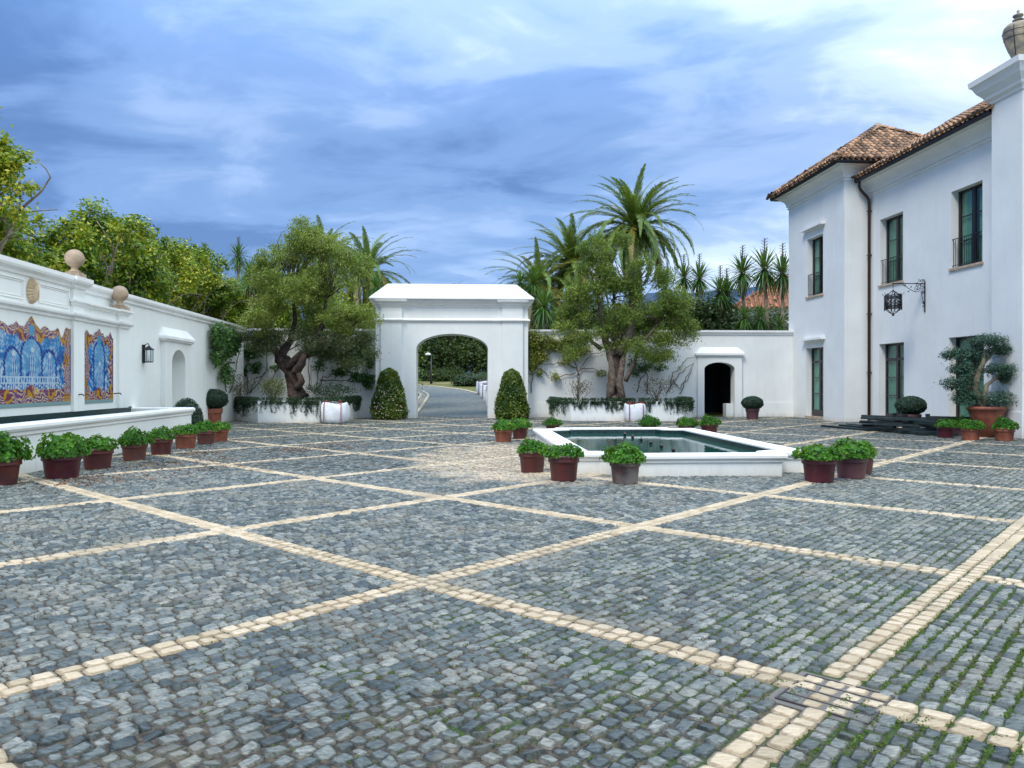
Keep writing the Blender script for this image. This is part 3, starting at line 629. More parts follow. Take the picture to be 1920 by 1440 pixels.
b.add([(x0, y0, z), (x1, y0, z), (x1, y1, z), (x0, y1, z), (x0 + .75, (y0 + y1) / 2, z + .74), (x1 - .75, (y0 + y1) / 2, z + .74)], [(0, 1, 5, 4), (1, 2, 5), (2, 3, 4, 5), (3, 0, 4)]); b.build('roof', M['coping'], t)
# left wall
LX = -8.956; LEND = 35.4
t = thing('garden_wall', 'long white left wall running back from the tiled fountain, with a blind arched niche', 'wall', PH, LX, 24, 0)
b = MB()
# swap axes: build along y with the same arch helper through a rotated builder
def rot_add(b2, b1, f):
    b2.v += [f(*p) for p in b1.v]; b2.f += [fc for fc in b1.f]; b2.sm += b1.sm
tmp = MB(); arch_block(tmp, -LEND, -4, 0, .35, -.1, HW - .1, -27.25, -25.95, 2.25, 2.7)
bb = MB(); rot_add(bb, tmp, lambda x, y, z: (LX - y, -x, z)); bb.box(LX - .45, LX - .352, 25.2, 28.2, -.1, HW - .1); bb.build('wall_face', M['plaster'], t)
b = MB(); b.sweep([(LX, 4), (LX, LEND)][::1], prof([(0, -.26), (.05, -.24), (.06, -.17), (.11, -.13), (.13, -.08), (.13, 0), (-.50, .04), (-.50, -.26)], HW + .02)); b.build('coping', M['coping'], t)
tmp = MB(); arch_block(tmp, -27.85, -25.3, 0, .12, -.05, 2.95, -27.25, -25.95, 2.25, 2.7)
bb = MB(); rot_add(bb, tmp, lambda x, y, z: (LX + .122 - y, -x, z)); bb.build('niche_surround', M['plaster'], t)
tmp = MB(); hood(tmp, -27.95, -25.2, -.18, 0, 2.95); bb = MB(); rot_add(bb, tmp, lambda x, y, z: (LX - y + .002, -x, z)); bb.build('niche_hood', M['coping'], t)

# ---- fountain: frontispiece and basin
FX = -8.707; FC = 17.1
t = thing('wall_fountain', 'long white wall fountain with blue and ochre tile pictures above a raised basin', 'fountain', PH, FX, FC, 0)
b = MB(); b.box(LX + .002, FX, FC - 2.4, FC + 2.4, -.05, 4.02); b.box(LX + .002, FX, FC - 4.87, FC - 2.4, -.05, 3.5); b.box(LX + .002, FX, FC + 2.4, FC + 4.87, -.05, 3.5)
b.build('frontispiece', M['plaster'], t)
pil = [(FC + 1.74, FC + 2.28, 4.0), (FC + 4.28, FC + 4.87, 3.48), (FC - 2.28, FC - 1.74, 4.0), (FC - 4.87, FC - 4.28, 3.48)]
for y0, y1, zt in pil:
    b = MB(); b.box(FX + .001, FX + .07, y0, y1, .93, zt); b.build('pilaster', M['plaster'], t)
def fp(lo, hi, off):
    e = .001
    p_ = [(LX + .01, hi)]
    p_ = []
    segs = sorted([(a, q) for a, q, _ in pil if a >= lo - .1 and q <= hi + .1])
    y = lo; p_ = [(LX + .03, lo), (FX, lo)] if not (segs and abs(segs[0][0] - lo) < .05) else [(LX + .03, lo), (FX + .07, lo)]
    for a, q in segs:
        if a - y > .05 or True:
            if abs(a - lo) > .05: p_ += [(FX, a), (FX + .07, a)]
        if abs(q - hi) > .05: p_ += [(FX + .07, q), (FX, q)]
        else: p_ += [(FX + .07, q), (LX + .03, q)]; return p_
    p_ += [(FX, hi), (LX + .03, hi)]; return p_
C1 = [(-.01, 3.06), (.04, 3.08), (.05, 3.13), (.11, 3.17), (.12, 3.21), (.12, 3.24), (-.01, 3.25)]
b = MB(); b.sweep(fp(FC - 4.87, FC + 4.87, 0), C1); b.build('lower_cornice', M['coping'], t)
C2 = [(-.01, 3.42), (.04, 3.44), (.05, 3.48), (.12, 3.51), (.12, 3.56), (-.01, 3.57)]
for pth, pr_ in (([(FX, FC + 2.42), (FX, FC + 4.28), (FX + .07, FC + 4.28), (FX + .07, FC + 4.87), (LX + .03, FC + 4.87)], C2), ([(LX + .03, FC - 4.87), (FX + .07, FC - 4.87), (FX + .07, FC - 4.28), (FX, FC - 4.28), (FX, FC - 2.42)], C2), ([(FX + .01, FC + 1.72), (FX + .07, FC + 1.74), (FX + .07, FC + 2.28), (FX + .01, FC + 2.30)], [(o * .7, z) for o, z in C2])):
    b = MB(); b.sweep(pth, pr_); b.build('shoulder_cornice', M['coping'], t)
b = MB(); b.sweep([(LX + .03, FC - 2.4), (FX, FC - 2.4), (FX, FC - 2.28), (FX + .07, FC - 2.28), (FX + .07, FC - 1.74), (FX, FC - 1.74), (FX, FC + 1.74), (FX + .07, FC + 1.74), (FX + .07, FC + 2.28), (FX, FC + 2.28), (FX, FC + 2.4), (LX + .03, FC + 2.4)],
                  [(-.01, 3.82), (.04, 3.84), (.05, 3.9), (.13, 3.95), (.15, 4.0), (.15, 4.09), (-.01, 4.11)]); b.build('top_cornice', M['coping'], t)
# raised panel mouldings either side of the shell
for ya, yb in ((FC - 1.62, FC - .3), (FC + .3, FC + 1.62)):
    b = MB(); c_ = .12; z0, z1 = 3.33, 3.76
    for q, w_, h_ in ((0, .035, .03), (.05, .02, .018)):
        y0, y1, za, zb = ya + q, yb - q, z0 + q, z1 - q
        b.box(FX + .001, FX + h_, y0, y1, za, za + w_); b.box(FX + .001, FX + h_, y0, y1, zb - w_, zb); b.box(FX + .001, FX + h_ - .002, y0, y0 + w_, za + w_, zb - w_); b.box(FX + .001, FX + h_ - .002, y1 - w_, y1, za + w_, zb - w_)
    b.build('moulding', M['coping'], t)
# scallop shell
b = MB(); n = 22; vs = [(FX + .13, FC, 3.50)]
for ring, (rr, hh_) in enumerate(((.35, .12), (.75, .10), (1.0, .03), (1.02, .005))):
    for k in range(n * 2):
        a = math.pi * k / n; bump_ = 1 + (.06 if k % 2 else -.04) * (ring > 0)
        vs.append((FX + hh_ + (.02 if k % 2 else 0) * (ring in (1, 2)), FC + .17 * rr * bump_ * math.sin(a), 3.54 + .25 * rr * bump_ * math.cos(a)))
fs = [(0, 1 + k, 1 + (k + 1) % (2 * n)) for k in range(2 * n)]
for r_ in range(3): fs += [(1 + r_ * 2 * n + k, 1 + r_ * 2 * n + (k + 1) % (2 * n), 1 + (r_ + 1) * 2 * n + (k + 1) % (2 * n), 1 + (r_ + 1) * 2 * n + k) for k in range(2 * n)]
b.add(vs, fs); b.build('shell_medallion', M['shell'], t)
# tile pictures: glazed tiles painted in one flat print
def azulejo(s, z, Wd, Hd, big):
    """s 0..1 across, z 0..1 up -> rgb, inside"""
    n_ = lambda f, ph=0: np.sin(s * f * Wd + 1.7 * np.sin(z * f * Hd * .7 + ph) + ph) * np.sin(z * f * Hd + 1.3 * np.sin(s * f * Wd * .8 + ph * 2))
    x = (s - .5) * Wd; y = z * Hd
    fw = .25 if big else .18
    edge = Wd / 2 - np.abs(x)
    crest = Hd - .16 - (.10 * np.abs(np.sin(x * 5.5)) if big else .05 * np.abs(np.sin(x * 14))) + .16 * np.exp(-(x / .22) ** 2) + .10 * np.exp(-((np.abs(x) - Wd / 2 + .18) / .12) ** 2) - (.16 * np.exp(-((np.abs(x) - Wd / 2 + .42) / .1) ** 2) if big else 0)
    crest = crest + .012 * np.sin(x * 30)
    inside = y < crest
    # scene
    c = np.empty(s.shape + (3,)); base = .42 + .26 * n_(5) + .42 * n_(15, 1) * (y < Hd * .6) + .26 * n_(37, 2)
    lo = np.array((.015, .07, .34)); mid_ = np.array((.07, .30, .62)); hi = np.array((.72, .84, .92))
    base = np.clip(base + .12 * (y / Hd - .3), 0, 1)[..., None]
    c[:] = np.where(base < .5, lo + (mid_ - lo) * base * 2, mid_ + (hi - mid_) * (base - .5) * 2)
    # garlanded arches
    ar = [(0, .42, .52, 1.45), (-.72, .30, .42, 1.2), (.72, .30, .42, 1.2)] if big else [(0, .30, .30, 1.55)]
    for ax, aw, ab, at_ in ar:
        hgt = at_ * Hd / 1.9
        yy = np.clip((y - (hgt - aw)) / aw, 0, 1); hw = aw * np.sqrt(np.maximum(0, 1 - yy ** 2)) * (1 if True else 1)
        dd = np.abs(np.abs(x - ax) - hw); top_ = (y > hgt - aw)
        dist = np.where(top_, np.abs(np.hypot(x - ax, y - (hgt - aw)) - aw), np.abs(np.abs(x - ax) - aw))
        g_ = (dist < .035 + .018 * np.sin(y * 60 + x * 40)) & (y > ab) & (y < hgt + .06)
        c[g_] = (.012, .06, .30)
        inn = (np.where(top_, np.hypot(x - ax, y - (hgt - aw)), np.abs(x - ax)) < aw * .9) & (y > ab + .2) & ~g_
        c[inn] = c[inn] * .5 + np.array((.30, .58, .80)) * .5
        # robed figure
        fg = (np.abs(x - ax - .03 + .03 * np.sin(y * 14)) < .06 + .10 * np.clip((ab + .75 - y), 0, 1)) & (y > ab * .8) & (y < ab + .62)
        c[fg] = np.where((np.sin(x[fg] * 90 + y[fg] * 9) > 0)[:, None], np.array((.04, .17, .52)), np.array((.62, .78, .9)))
        hd = np.hypot(x - ax - .03, y - ab - .68) < .06; c[hd] = (.75, .84, .9)
    if big:
        ra = (np.abs(y - .62) < .012) | (np.abs(y - .50) < .012) | ((y > .5) & (y < .62) & (np.sin(x * 60) > .3)); ra &= np.abs(x) < 1.15
        c[ra] = (.62, .78, .9)
        cr = (y < .50) & (np.hypot((x * 11) % 1 - .5, (y * 10 + np.floor(x * 11) * .37) % 1 - .5) < .33); c[cr] = (.70, .80, .88)
    # frame
    fi = edge - .10 - .05 * np.sin(y * 9) - .03 * np.sin(y * 23)
    top_f = crest - y - (.10 * np.cos(x * 3.0) if big else .03)
    bot_f = y - (.20 + .10 * np.exp(-(x / .3) ** 2) * np.cos(x * 6))
    d = np.minimum(np.minimum(fi, top_f - .02), bot_f + .08)
    fr_ = d < fw
    w = np.sin(d * 40 + 2.6 * np.sin(y * 9) + 2.4 * np.sin(x * 10) + 1.6 * n_(15, 3))
    pal = np.array([(.15, .04, .16), (.78, .66, .62), (.66, .38, .05), (.82, .72, .52), (.20, .07, .20)])
    k = np.clip(((w + 1) * 2.5 + .5 * n_(43, 1)).astype(int), 0, 4); c[fr_] = pal[k[fr_]]
    gold = fr_ & (n_(7, 4) > .22); c[gold] = np.where((w[gold] > -.2)[:, None], np.array((.60, .33, .04)), np.array((.20, .05, .08)))
    side = (edge < .045) & (y < Hd * .72); c[side] = (.012, .05, .22)
    base_ = (edge < .34 * (1 if big else .6)) & (y < .26) & (y > .07); c[base_] = np.where((np.sin(y[base_] * 80) > -.7)[:, None], np.array((.55, .30, .08)), np.array((.2, .08, .05)))
    bb_ = y < .075; c[bb_] = (.30, .45, .45)
    car = (np.abs(x) < .11) & (np.abs(y - (Hd - .30)) < .13 * (1 - np.abs(x) * 4)); c[car] = (.12, .38, .62)
    gr = ((np.abs((x / .14) % 1) < .06) | (np.abs((y / .14) % 1) < .06)); c[gr] = c[gr] * .8 + .1
    m_ = c.mean(-1, keepdims=True); c = (m_ + (c - m_) * 1.25) * .62; return np.clip(c, 0, 1), inside
tilem = bpy.data.materials.new('glazed_painted_tile'); tilem.use_nodes = True; nt = tilem.node_tree
at_n = N(nt, 'ShaderNodeVertexColor', layer_name='Col'); p = nt.nodes['Principled BSDF']; L(nt, at_n.outputs[0], p.inputs['Base Color']); p.inputs['Roughness'].default_value = .22
def tile_panel(yc, Wd, Hd, z0, big, lab=None):
    st = .014; nx, ny = int(Wd / st), int(Hd / st)
    sx_, sz_ = np.meshgrid(np.linspace(0, 1, nx + 1), np.linspace(0, 1, ny + 1))
    col, ins = azulejo(sx_, sz_, Wd, Hd, big)
    V = np.stack([np.full(sx_.size, FX + .018), (yc + (sx_ - .5) * Wd).ravel(), (z0 + sz_ * Hd).ravel()], 1)
    V2 = V.copy(); V2[:, 0] = FX + .002
    i, j = np.meshgrid(np.arange(nx), np.arange(ny)); a = (j * (nx + 1) + i).ravel()
    Fq = np.stack([a, a + 1, a + nx + 2, a + nx + 1], 1); ok = ins.ravel()[a] & ins.ravel()[a + nx + 2]
    Fq = Fq[ok]
    # rim of the tiles
    me = mesh_np('tile_picture', V - np.array(org(t)), Fq)
    ca = me.color_attributes.new('Col', 'FLOAT_COLOR', 'POINT'); cc = np.ones((len(V), 4), np.float32); cc[:, :3] = col.reshape(-1, 3); ca.data.foreach_set('color', cc.ravel())
    o = link('tile_picture', me, tilem, t)
    return o
o = tile_panel(FC, 3.42, 1.92, 1.10, True); o['label'] = 'broad tile picture with three garlanded arches and blue figures in an ochre and purple frame'
o = tile_panel(FC + 3.19, 1.66, 1.88, 1.10, False); o['label'] = 'narrow tile picture with one blue arch in an ochre and purple frame'
tile_panel(FC - 3.19, 1.66, 1.88, 1.10, False)
# basin
BX = -7.367; BE = 23.23; B0 = 8.0
b = MB(); b.box(BX - .22, BX, B0, BE, -.05, .78); b.box(LX + .01, BX - .222, BE - .22, BE, -.05, .78); b.build('basin_wall', M['plaster'], t)
b = MB(); b.sweep([(BX, B0), (BX, BE), (LX + .01, BE)], [(-.30, .66), (-.0, .66), (.03, .69), (.035, .74), (.07, .77), (.09, .81), (.085, .86), (.05, .885), (-.02, .89), (-.26, .89), (-.30, .87)]); b.build('basin_rim', M['coping'], t)
b = MB(); b.box(BX - .226, BX - .222, B0, BE - .23, .3, .66); b.box(FX + .002, FX + .006, B0, FC + 4.87, .3, .93); b.box(LX + .002, LX + .006, FC + 4.88, BE - .23, .3, .93); b.box(LX + .01, BX - .23, BE - .230, BE - .223, .3, .84); b.build('basin_lining', M['pool_tile'], t)
b = MB(); b.add([(LX + .01, B0, .52), (BX - .23, B0, .52), (BX - .23, BE - .23, .52), (LX + .01, BE - .23, .52)], [(0, 1, 2, 3)]); b.build('water', M['water'], t)
for yy in (FC + 4.1, FC + 1.98, FC - 1.98):
    b = MB(); b.tube([(FX, yy, 1.32), (FX + .16, yy, 1.33), (FX + .19, yy, 1.29)], .015, 8); b.build('spout', M['iron'], t)
# stone balls on the fountain
def finial(y, z, lab):
    tt = thing('stone_ball', lab, 'finial', PH, FX - .03, y, z, 'stone balls on the fountain')
    b = MB(); b.box(FX - .03 - .19, FX - .03 + .19, y - .19, y + .19, z, z + .08); b.box(FX - .03 - .15, FX - .03 + .15, y - .15, y + .15, z + .08, z + .11)
    b.lathe([(.13, .11), (.13, .13), (.085, .17), (.07, .21), (.10, .25), (.10, .27)], (FX - .03, y, z), 20); b.build('pedestal', M['ball'], tt)
    b = MB(); b.lathe([(.215 * math.sin(math.pi * k / 14) + .001, .44 - .215 * math.cos(math.pi * k / 14)) for k in range(15)], (FX - .03, y, z), 24); b.build('ball', M['ball'], tt)
finial(FC + 2.0, 4.11, 'pinkish stone ball on the taller fountain pilaster, beside the shell')
finial(FC + 4.55, 3.57, 'pinkish stone ball on the lower fountain shoulder')
# wall lantern
yl = 23.85; zl = 2.22
t2 = thing('wall_lantern', 'black wall lantern with clear glass on the left wall before the niche', 'lantern', PH, LX, yl, zl)
b = MB(); b.box(LX + .002, LX + .035, yl - .09, yl + .09, zl - .02, zl + .52); b.tube([(LX + .03, yl, zl + .5), (LX + .14, yl, zl + .56), (LX + .19, yl, zl + .47)], .014, 6); b.build('back_plate', M['iron'], t2)
b = MB(); cx_ = LX + .165
b.prism([(cx_ - .11, yl - .11), (cx_ + .11, yl - .11), (cx_ + .11, yl + .11), (cx_ - .11, yl + .11)], zl + .36, zl + .38)
b.add([(cx_ - .12, yl - .12, zl + .38), (cx_ + .12, yl - .12, zl + .38), (cx_ + .12, yl + .12, zl + .38), (cx_ - .12, yl + .12, zl + .38), (cx_, yl, zl + .5)], [(0, 1, 4), (1, 2, 4), (2, 3, 4), (3, 0, 4)])
b.prism([(cx_ - .09, yl - .09), (cx_ + .09, yl - .09), (cx_ + .09, yl + .09), (cx_ - .09, yl + .09)], zl - .01, zl + .02)
for sx_ in (-1, 1):
    for sy_ in (-1, 1): b.box(cx_ + sx_ * .09 - .008, cx_ + sx_ * .09 + .008, yl + sy_ * .09 - .008, yl + sy_ * .09 + .008, zl + .02, zl + .36)
b.build('housing', M['iron'], t2)
b = MB(); b.box(cx_ - .08, cx_ + .08, yl - .08, yl + .08, zl + .021, zl + .358); b.build('glass', M['lantern_glass'], t2)
b = MB(); b.tube([(cx_, yl, zl + .03), (cx_, yl, zl + .2)], .018, 8); b.build('candle_tube', M['lamp_white'], t2)

# ============================================================ HOUSE
hs = thing('white_house', 'two storey white house with tiled roofs, tall dark windows and a corner tower', 'house', TH, 18, 28, 0)
def facade(b, X, c0, c1, z0, z1, ops, depth, thick=.3):
    """wall in the plane x = X facing -x, running along y from c0 to c1, with rectangular openings (y0,y1,z0,z1)"""
    ys = sorted({c0, c1, *[o[0] for o in ops], *[o[1] for o in ops]}); zs = sorted({z0, z1, *[o[2] for o in ops], *[o[3] for o in ops]})
    for i in range(len(ys) - 1):
        for j in range(len(zs) - 1):
            ym, zm = (ys[i] + ys[i + 1]) / 2, (zs[j] + zs[j + 1]) / 2
            if any(o[0] < ym < o[1] and o[2] < zm < o[3] for o in ops): continue
            b.add([(X, ys[i], zs[j]), (X, ys[i + 1], zs[j]), (X, ys[i + 1], zs[j + 1]), (X, ys[i], zs[j + 1])], [(0, 1, 2, 3)])
    for a, q, lo, hi in ops:
        D = X + depth
        b.add([(X, a, lo), (X, q, lo), (X, q, hi), (X, a, hi), (D, a, lo), (D, q, lo), (D, q, hi), (D, a, hi)], [(0, 4, 5, 1), (1, 5, 6, 2), (2, 6, 7, 3), (3, 7, 4, 0)])
MX, TX, PX = 16.56, 15.5, 16.0
mo_ = [(28.27, 29.89, 5.5, 8.12), (23.77, 25.37, 5.5, 8.12), (28.2, 29.95, .08, 3.15), (23.7, 25.5, .08, 3.15)]
to_ = [(32.59, 34.16, 5.5, 8.1), (32.55, 34.25, .1, 3.17)]
b = MB(); facade(b, MX, 20.0, 30.7, -.1, 9.95, mo_, .5)
b.add([(MX, 20, 9.95), (MX, 30.7, 9.95), (24, 30.7, 9.95), (24, 20, 9.95)], [(0, 1, 2, 3)]); b.build('wing_wall', M['plaster'], hs)
b = MB(); facade(b, TX, 30.7, 36.15, -.1, 10.6, to_, .5)
b.add([(TX, 30.7, -.1), (21.3, 30.7, -.1), (21.3, 30.7, 10.6), (TX, 30.7, 10.6)], [(0, 1, 2, 3)])
b.add([(TX, 36.15, -.1), (21.3, 36.15, -.1), (21.3, 36.15, 10.6), (TX, 36.15, 10.6)], [(0, 1, 2, 3)])
b.add([(21.3, 30.7, -.1), (21.3, 36.15, -.1), (21.3, 36.15, 10.6), (21.3, 30.7, 10.6)], [(0, 1, 2, 3)]); b.build('tower_wall', M['plaster'], hs)
b = MB(); b.box(PX, MX + .5, 21.25, 22.55, -.1, 10.1); b.build('entrance_pier', M['plaster'], hs)
b = MB(); b.box(MX - .3, MX + .5, 18.0, 21.25, -.1, 11.4); b.build('entrance_wall', M['plaster'], hs)
PP = [(-.01, 10.05), (.05, 10.08), (.06, 10.16), (.14, 10.22), (.16, 10.30), (.30, 10.48), (.38, 10.66), (.44, 10.70), (.46, 10.86), (-.01, 10.9)]
b = MB(); b.sweep([(MX + .5, 22.55), (PX, 22.55), (PX, 21.25), (MX + .5, 21.25)], PP); b.build('pier_cornice', M['coping'], hs)
b = MB(); b.box(PX + .05, MX + .6, 21.35, 22.45, 10.1, 10.98); b.build('pier_cap', M['coping'], hs)
b = MB(); b.box(PX - .04, PX - .002, 21.21, 22.59, -.05, .75); b.box(MX - .34, MX - .302, 18, 21.2, -.05, .75); b.build('pier_plinth', M['plaster'], hs)
# eaves: frieze line, cove, gutter
def eaves(path, z, name='cornice'):
    b = MB(); b.sweep(path, [(-.01, z - .66), (.05, z - .65), (.055, z - .60), (.02, z - .58), (.02, z - .55), (.085, z - .53), (.09, z - .47), (.10, z - .42), (.16, z - .28), (.30, z - .18), (.38, z - .15), (.40, z - .08), (.52, z - .06), (.52, z + .02), (-.01, z + .02)]); b.build(name, M['coping'], hs)
    b = MB(); b.sweep(path, [(.50, z - .07), (.545, z - .11), (.61, z - .11), (.66, z - .05), (.665, z + .02), (.64, z + .02), (.63, z - .03), (.56, z - .07), (.53, z - .03), (.52, z + .03), (.50, z + .03)]); b.build('gutter', M['gutter'], hs)
eaves([(MX, 30.7), (MX, 22.56)], 9.90)
eaves([(21.3, 36.15), (TX, 36.15), (TX, 30.7), (21.3, 30.7)], 10.56)
# downpipe with swan neck
b = MB(); b.tube([(MX - .56, 30.45, 9.85), (MX - .56, 30.47, 9.62), (MX - .50, 30.49, 9.48), (MX - .22, 30.53, 9.22), (MX - .11, 30.55, 9.08), (MX - .09, 30.56, 8.9), (MX - .09, 30.56, .02)], .06, 10)
b.build('downpipe', M['pipe'], hs)
for z_ in (2., 4.4, 6.8, 8.6):
    b = MB(); b.box(MX - .16, MX - .002, 30.49, 30.63, z_, z_ + .04); b.build('pipe_bracket', M['pipe'], hs)
# roofs of barrel tiles
def barrel(b, p, d, sd, nrm, L_, r0, r1, invert=False):
    vs = []
    for q, rr in ((0, r0), (L_, r1)):
        for k in range(6):
            a = math.pi * k / 5; s_ = -1 if invert else 1
            vs.append(p + d * q + sd * (rr * math.cos(a)) + nrm * (s_ * rr * math.sin(a) * .9 + (0.02 if q == 0 else 0)))
    fs = [(k, k + 1, 7 + k, 6 + k) for k in range(5)]
    if not invert: fs.append((0, 1, 2, 3, 4, 5))
    b.add(vs, fs)
def tile_face(b, P0, P1, Q0, Q1, col=.235, row=.34, skip=None, sag=0.):
    """eave P0->P1, top Q0->Q1"""
    P0, P1, Q0, Q1 = map(Vector, (P0, P1, Q0, Q1)); e = (P1 - P0); Lw = e.length; e.normalize()
    up = (Q0 - P0) - e * (Q0 - P0).dot(e); H_ = up.length; up.normalize(); nrm = e.cross(up).normalized()
    if nrm.z < 0: nrm = -nrm
    a0 = (Q0 - P0).dot(e); a1 = (Q1 - P0).dot(e)
    nr = int(H_ / row) + 1; nc_ = int(Lw / col)
    for c in range(nc_ + 1):
        x = c * col + .05
        for r_ in range(nr):
            y = r_ * row; t_ = y / H_
            if x < a0 * t_ - .05 or x > Lw + (a1 - Lw) * t_ + .05 or t_ > .99: continue
            j = rnd.uniform(-.012, .012); p = P0 + e * (x + j) + up * (y - .08 + rnd.uniform(-.02, .02)) + nrm * (.06 - sag * math.sin(math.pi * t_))
            barrel(b, p, (up + e * rnd.uniform(-.03, .03)).normalized(), e, nrm, row * 1.22, .088, .070)
            if r_ == 0: barrel(b, p + e * col / 2 - nrm * .035, up, e, nrm, row * 1.2, .07, .08, True)
def roof_part(faces, under, name='roof'):
    b = MB()
    for f in under: b.add(f, [tuple(range(len(f)))])
    ro = b.build(name, M['soil'], hs)
    b = MB()
    for f in faces: tile_face(b, *f)
    return kind(b.build('roof_tiles', M['tile_roof'], ro), 'stuff'), ro
za, zr = 9.95, 12.3; ex = MX - .66; rx_ = MX + 3.4
wf = ((ex, 30.9, za), (ex, 22.57, za), (rx_, 30.9, zr), (rx_, 22.57, zr))
roof_part([wf], [[wf[0], wf[1], wf[3], wf[2]], [(rx_, 30.9, zr), (rx_, 22.57, zr), (24, 22.57, za), (24, 30.9, za)], [(ex, 22.57, za), (24, 22.57, za), (rx_, 22.57, zr)]])
tx0, tx1, ty0, ty1 = TX - .64, 21.3 + .64, 30.7 - .64, 36.15 + .64; tz = 10.60; pk = (18.4, 33.42, 12.95)
def rf(a, c): return (a, c, pk, pk)
fcs = [rf((tx0, ty1, tz), (tx0, ty0, tz)), rf((tx0, ty0, tz), (tx1, ty0, tz)), rf((tx1, ty0, tz), (tx1, ty1, tz)), rf((tx1, ty1, tz), (tx0, ty1, tz))]
_, rof = roof_part(fcs, [[f[0], f[1], pk] for f in fcs])
b = MB(); b2 = MB()
for cxx, cyy in ((tx0, ty0), (tx0, ty1), (tx1, ty0), (tx1, ty1)):
    a = Vector((cxx, cyy, tz)); d = Vector(pk) - a; n_ = int(d.length / .36); dn = d.normalized(); sd_ = dn.cross(Vector((0, 0, 1))).normalized(); nm = sd_.cross(dn)
    for k in range(n_): barrel(b, a + dn * (k * .36) + nm * .13, dn, sd_, nm, .42, .12, .10)
    b2.tube([a + nm * .04, Vector(pk) + nm * .04], .10, 6)
b.build('ridge_tiles', M['tile_roof'], rof)
b2.build('ridge_bedding', M['mortar_roof'], rof)
b = MB(); b.lathe([(.16, 0), (.2, .1), (.14, .25), (.06, .3)], (pk[0], pk[1], pk[2] - .02), 12); b.build('roof_knob', M['mortar_roof'], rof)
b = MB(); a = Vector((ex, 22.57, za)); 
b.tube([(rx_, 30.9, zr + .05), (rx_, 22.57, zr + .05)], .13, 8); b.build('roof_ridge', M['tile_roof'], hs)
# windows
def window(X, y0, y1, z0, z1, dep, door=False, rail=False, cur='curtain'):
    Xf = X + dep; fw = .075
    # mirror of frame: outer frame and centre stile
    zb = z0 + (.0 if not door else .02)
    b = MB()
    b.box(Xf, Xf + .06, y0, y0 + fw, zb, z1); b.box(Xf, Xf + .06, y1 - fw, y1, zb, z1); b.box(Xf, Xf + .06, y0 + fw, y1 - fw, z1 - fw, z1); b.box(Xf, Xf + .06, y0 + fw, y1 - fw, zb, zb + (.28 if door else .1))
    w = b.build('window' if not door else 'glazed_door', M['frame'], hs)
    b = MB(); ym = (y0 + y1) / 2; lo = zb + (.28 if door else .1)
    zt = z1 - fw
    if door: tr_ = z1 - .62; b.box(Xf - .012, Xf + .055, y0 + fw, y1 - fw, tr_ - .05, tr_ + .05)
    b.box(Xf - .01, Xf + .058, ym - .06, ym + .06, lo, zt)
    for (sa, sb) in ((y0 + fw, ym - .06), (ym + .06, y1 - fw)):
        b.box(Xf + .002, Xf + .05, sa, sa + .045, lo, zt); b.box(Xf + .002, Xf + .05, sb - .045, sb, lo, zt)
        levels = [lo, lo + (zt - lo) * .33, lo + (zt - lo) * .665, zt] if not door else [lo, lo + (tr_ - lo) * .34, lo + (tr_ - lo) * .67, tr_, zt]
        for lv in levels[1:-1]: b.box(Xf + .004, Xf + .048, sa + .045, sb - .045, lv - .018, lv + .018)
        for k in range(len(levels) - 1):
            g = MB(); g.box(Xf + .02, Xf + .028, sa + .045, sb - .045, levels[k] + .018, levels[k + 1] - .018); g.build('pane', M['glass'], w)
    b.build('glazing_bars', M['frame'], w)
    # pleated curtains drawn across most of the window
    b = MB(); n_ = 46; vs = []; 
    span = [(y0 + .08, y0 + (y1 - y0) * .40), (y0 + (y1 - y0) * .52, y1 - .08)]
    for (sa, sb) in span:
        base = len(vs)
        for k in range(n_ + 1):
            y = sa + (sb - sa) * k / n_; dx_ = .025 * math.sin(k * 1.25) + .01 * math.sin(k * 2.9)
            vs += [(Xf + .10 + dx_, y, zb + .03), (Xf + .10 + dx_ * .7, y, z1 - .02)]
        b.f += [(base + 2 * k, base + 2 * k + 2, base + 2 * k + 3, base + 2 * k + 1) for k in range(n_)]; b.sm += [True] * n_
    b.v = vs; b.build('curtain', M[cur], w, None)
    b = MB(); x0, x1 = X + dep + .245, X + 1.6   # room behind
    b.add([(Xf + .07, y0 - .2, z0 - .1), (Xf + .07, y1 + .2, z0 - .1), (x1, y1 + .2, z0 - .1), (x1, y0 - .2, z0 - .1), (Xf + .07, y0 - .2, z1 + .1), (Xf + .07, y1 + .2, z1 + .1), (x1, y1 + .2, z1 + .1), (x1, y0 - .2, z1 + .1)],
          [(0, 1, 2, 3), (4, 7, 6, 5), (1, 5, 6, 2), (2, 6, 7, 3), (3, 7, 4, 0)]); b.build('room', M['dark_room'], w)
    if not door:
        b = MB(); b.box(X - .06, X + dep - .002, y0 - .06, y1 + .06, z0 - .085, z0 - .002); b.build('sill', M['stone_trim'], w)
    else:
        b = MB(); b.box(X - .05, X + dep, y0 - .02, y1 + .02, -.05, z0 + .004); b.build('threshold', M['stone_trim'], w)
    if rail:
        b = MB(); xr = X + .045; zt_ = z0 + .98
        b.box(xr - .012, xr + .012, y0, y1, zt_, zt_ + .02); b.box(xr - .01, xr + .01, y0, y1, z0 + .08, z0 + .1)
        k = y0 + .04
        while k < y1: b.box(xr - .007, xr + .007, k - .007, k + .007, z0 + .0, zt_); k += .115
        b.build('railing', M['iron'], w)
for o in mo_: window(MX, *o, .26, door=o[2] < 1, rail=o[2] > 1, cur='curtain')
for o in to_: window(TX, *o, .26, door=o[2] < 1, rail=o[2] > 1, cur='curtain_white')
for z_ in (8.42, 3.44):
    b = MB(); b.box(TX - .08, TX - .001, 32.5, 34.25, z_, z_ + .06); b.box(TX - .22, TX - .001, 32.38, 34.4, z_ + .06, z_ + .15); b.build('window_hood', M['coping'], hs)
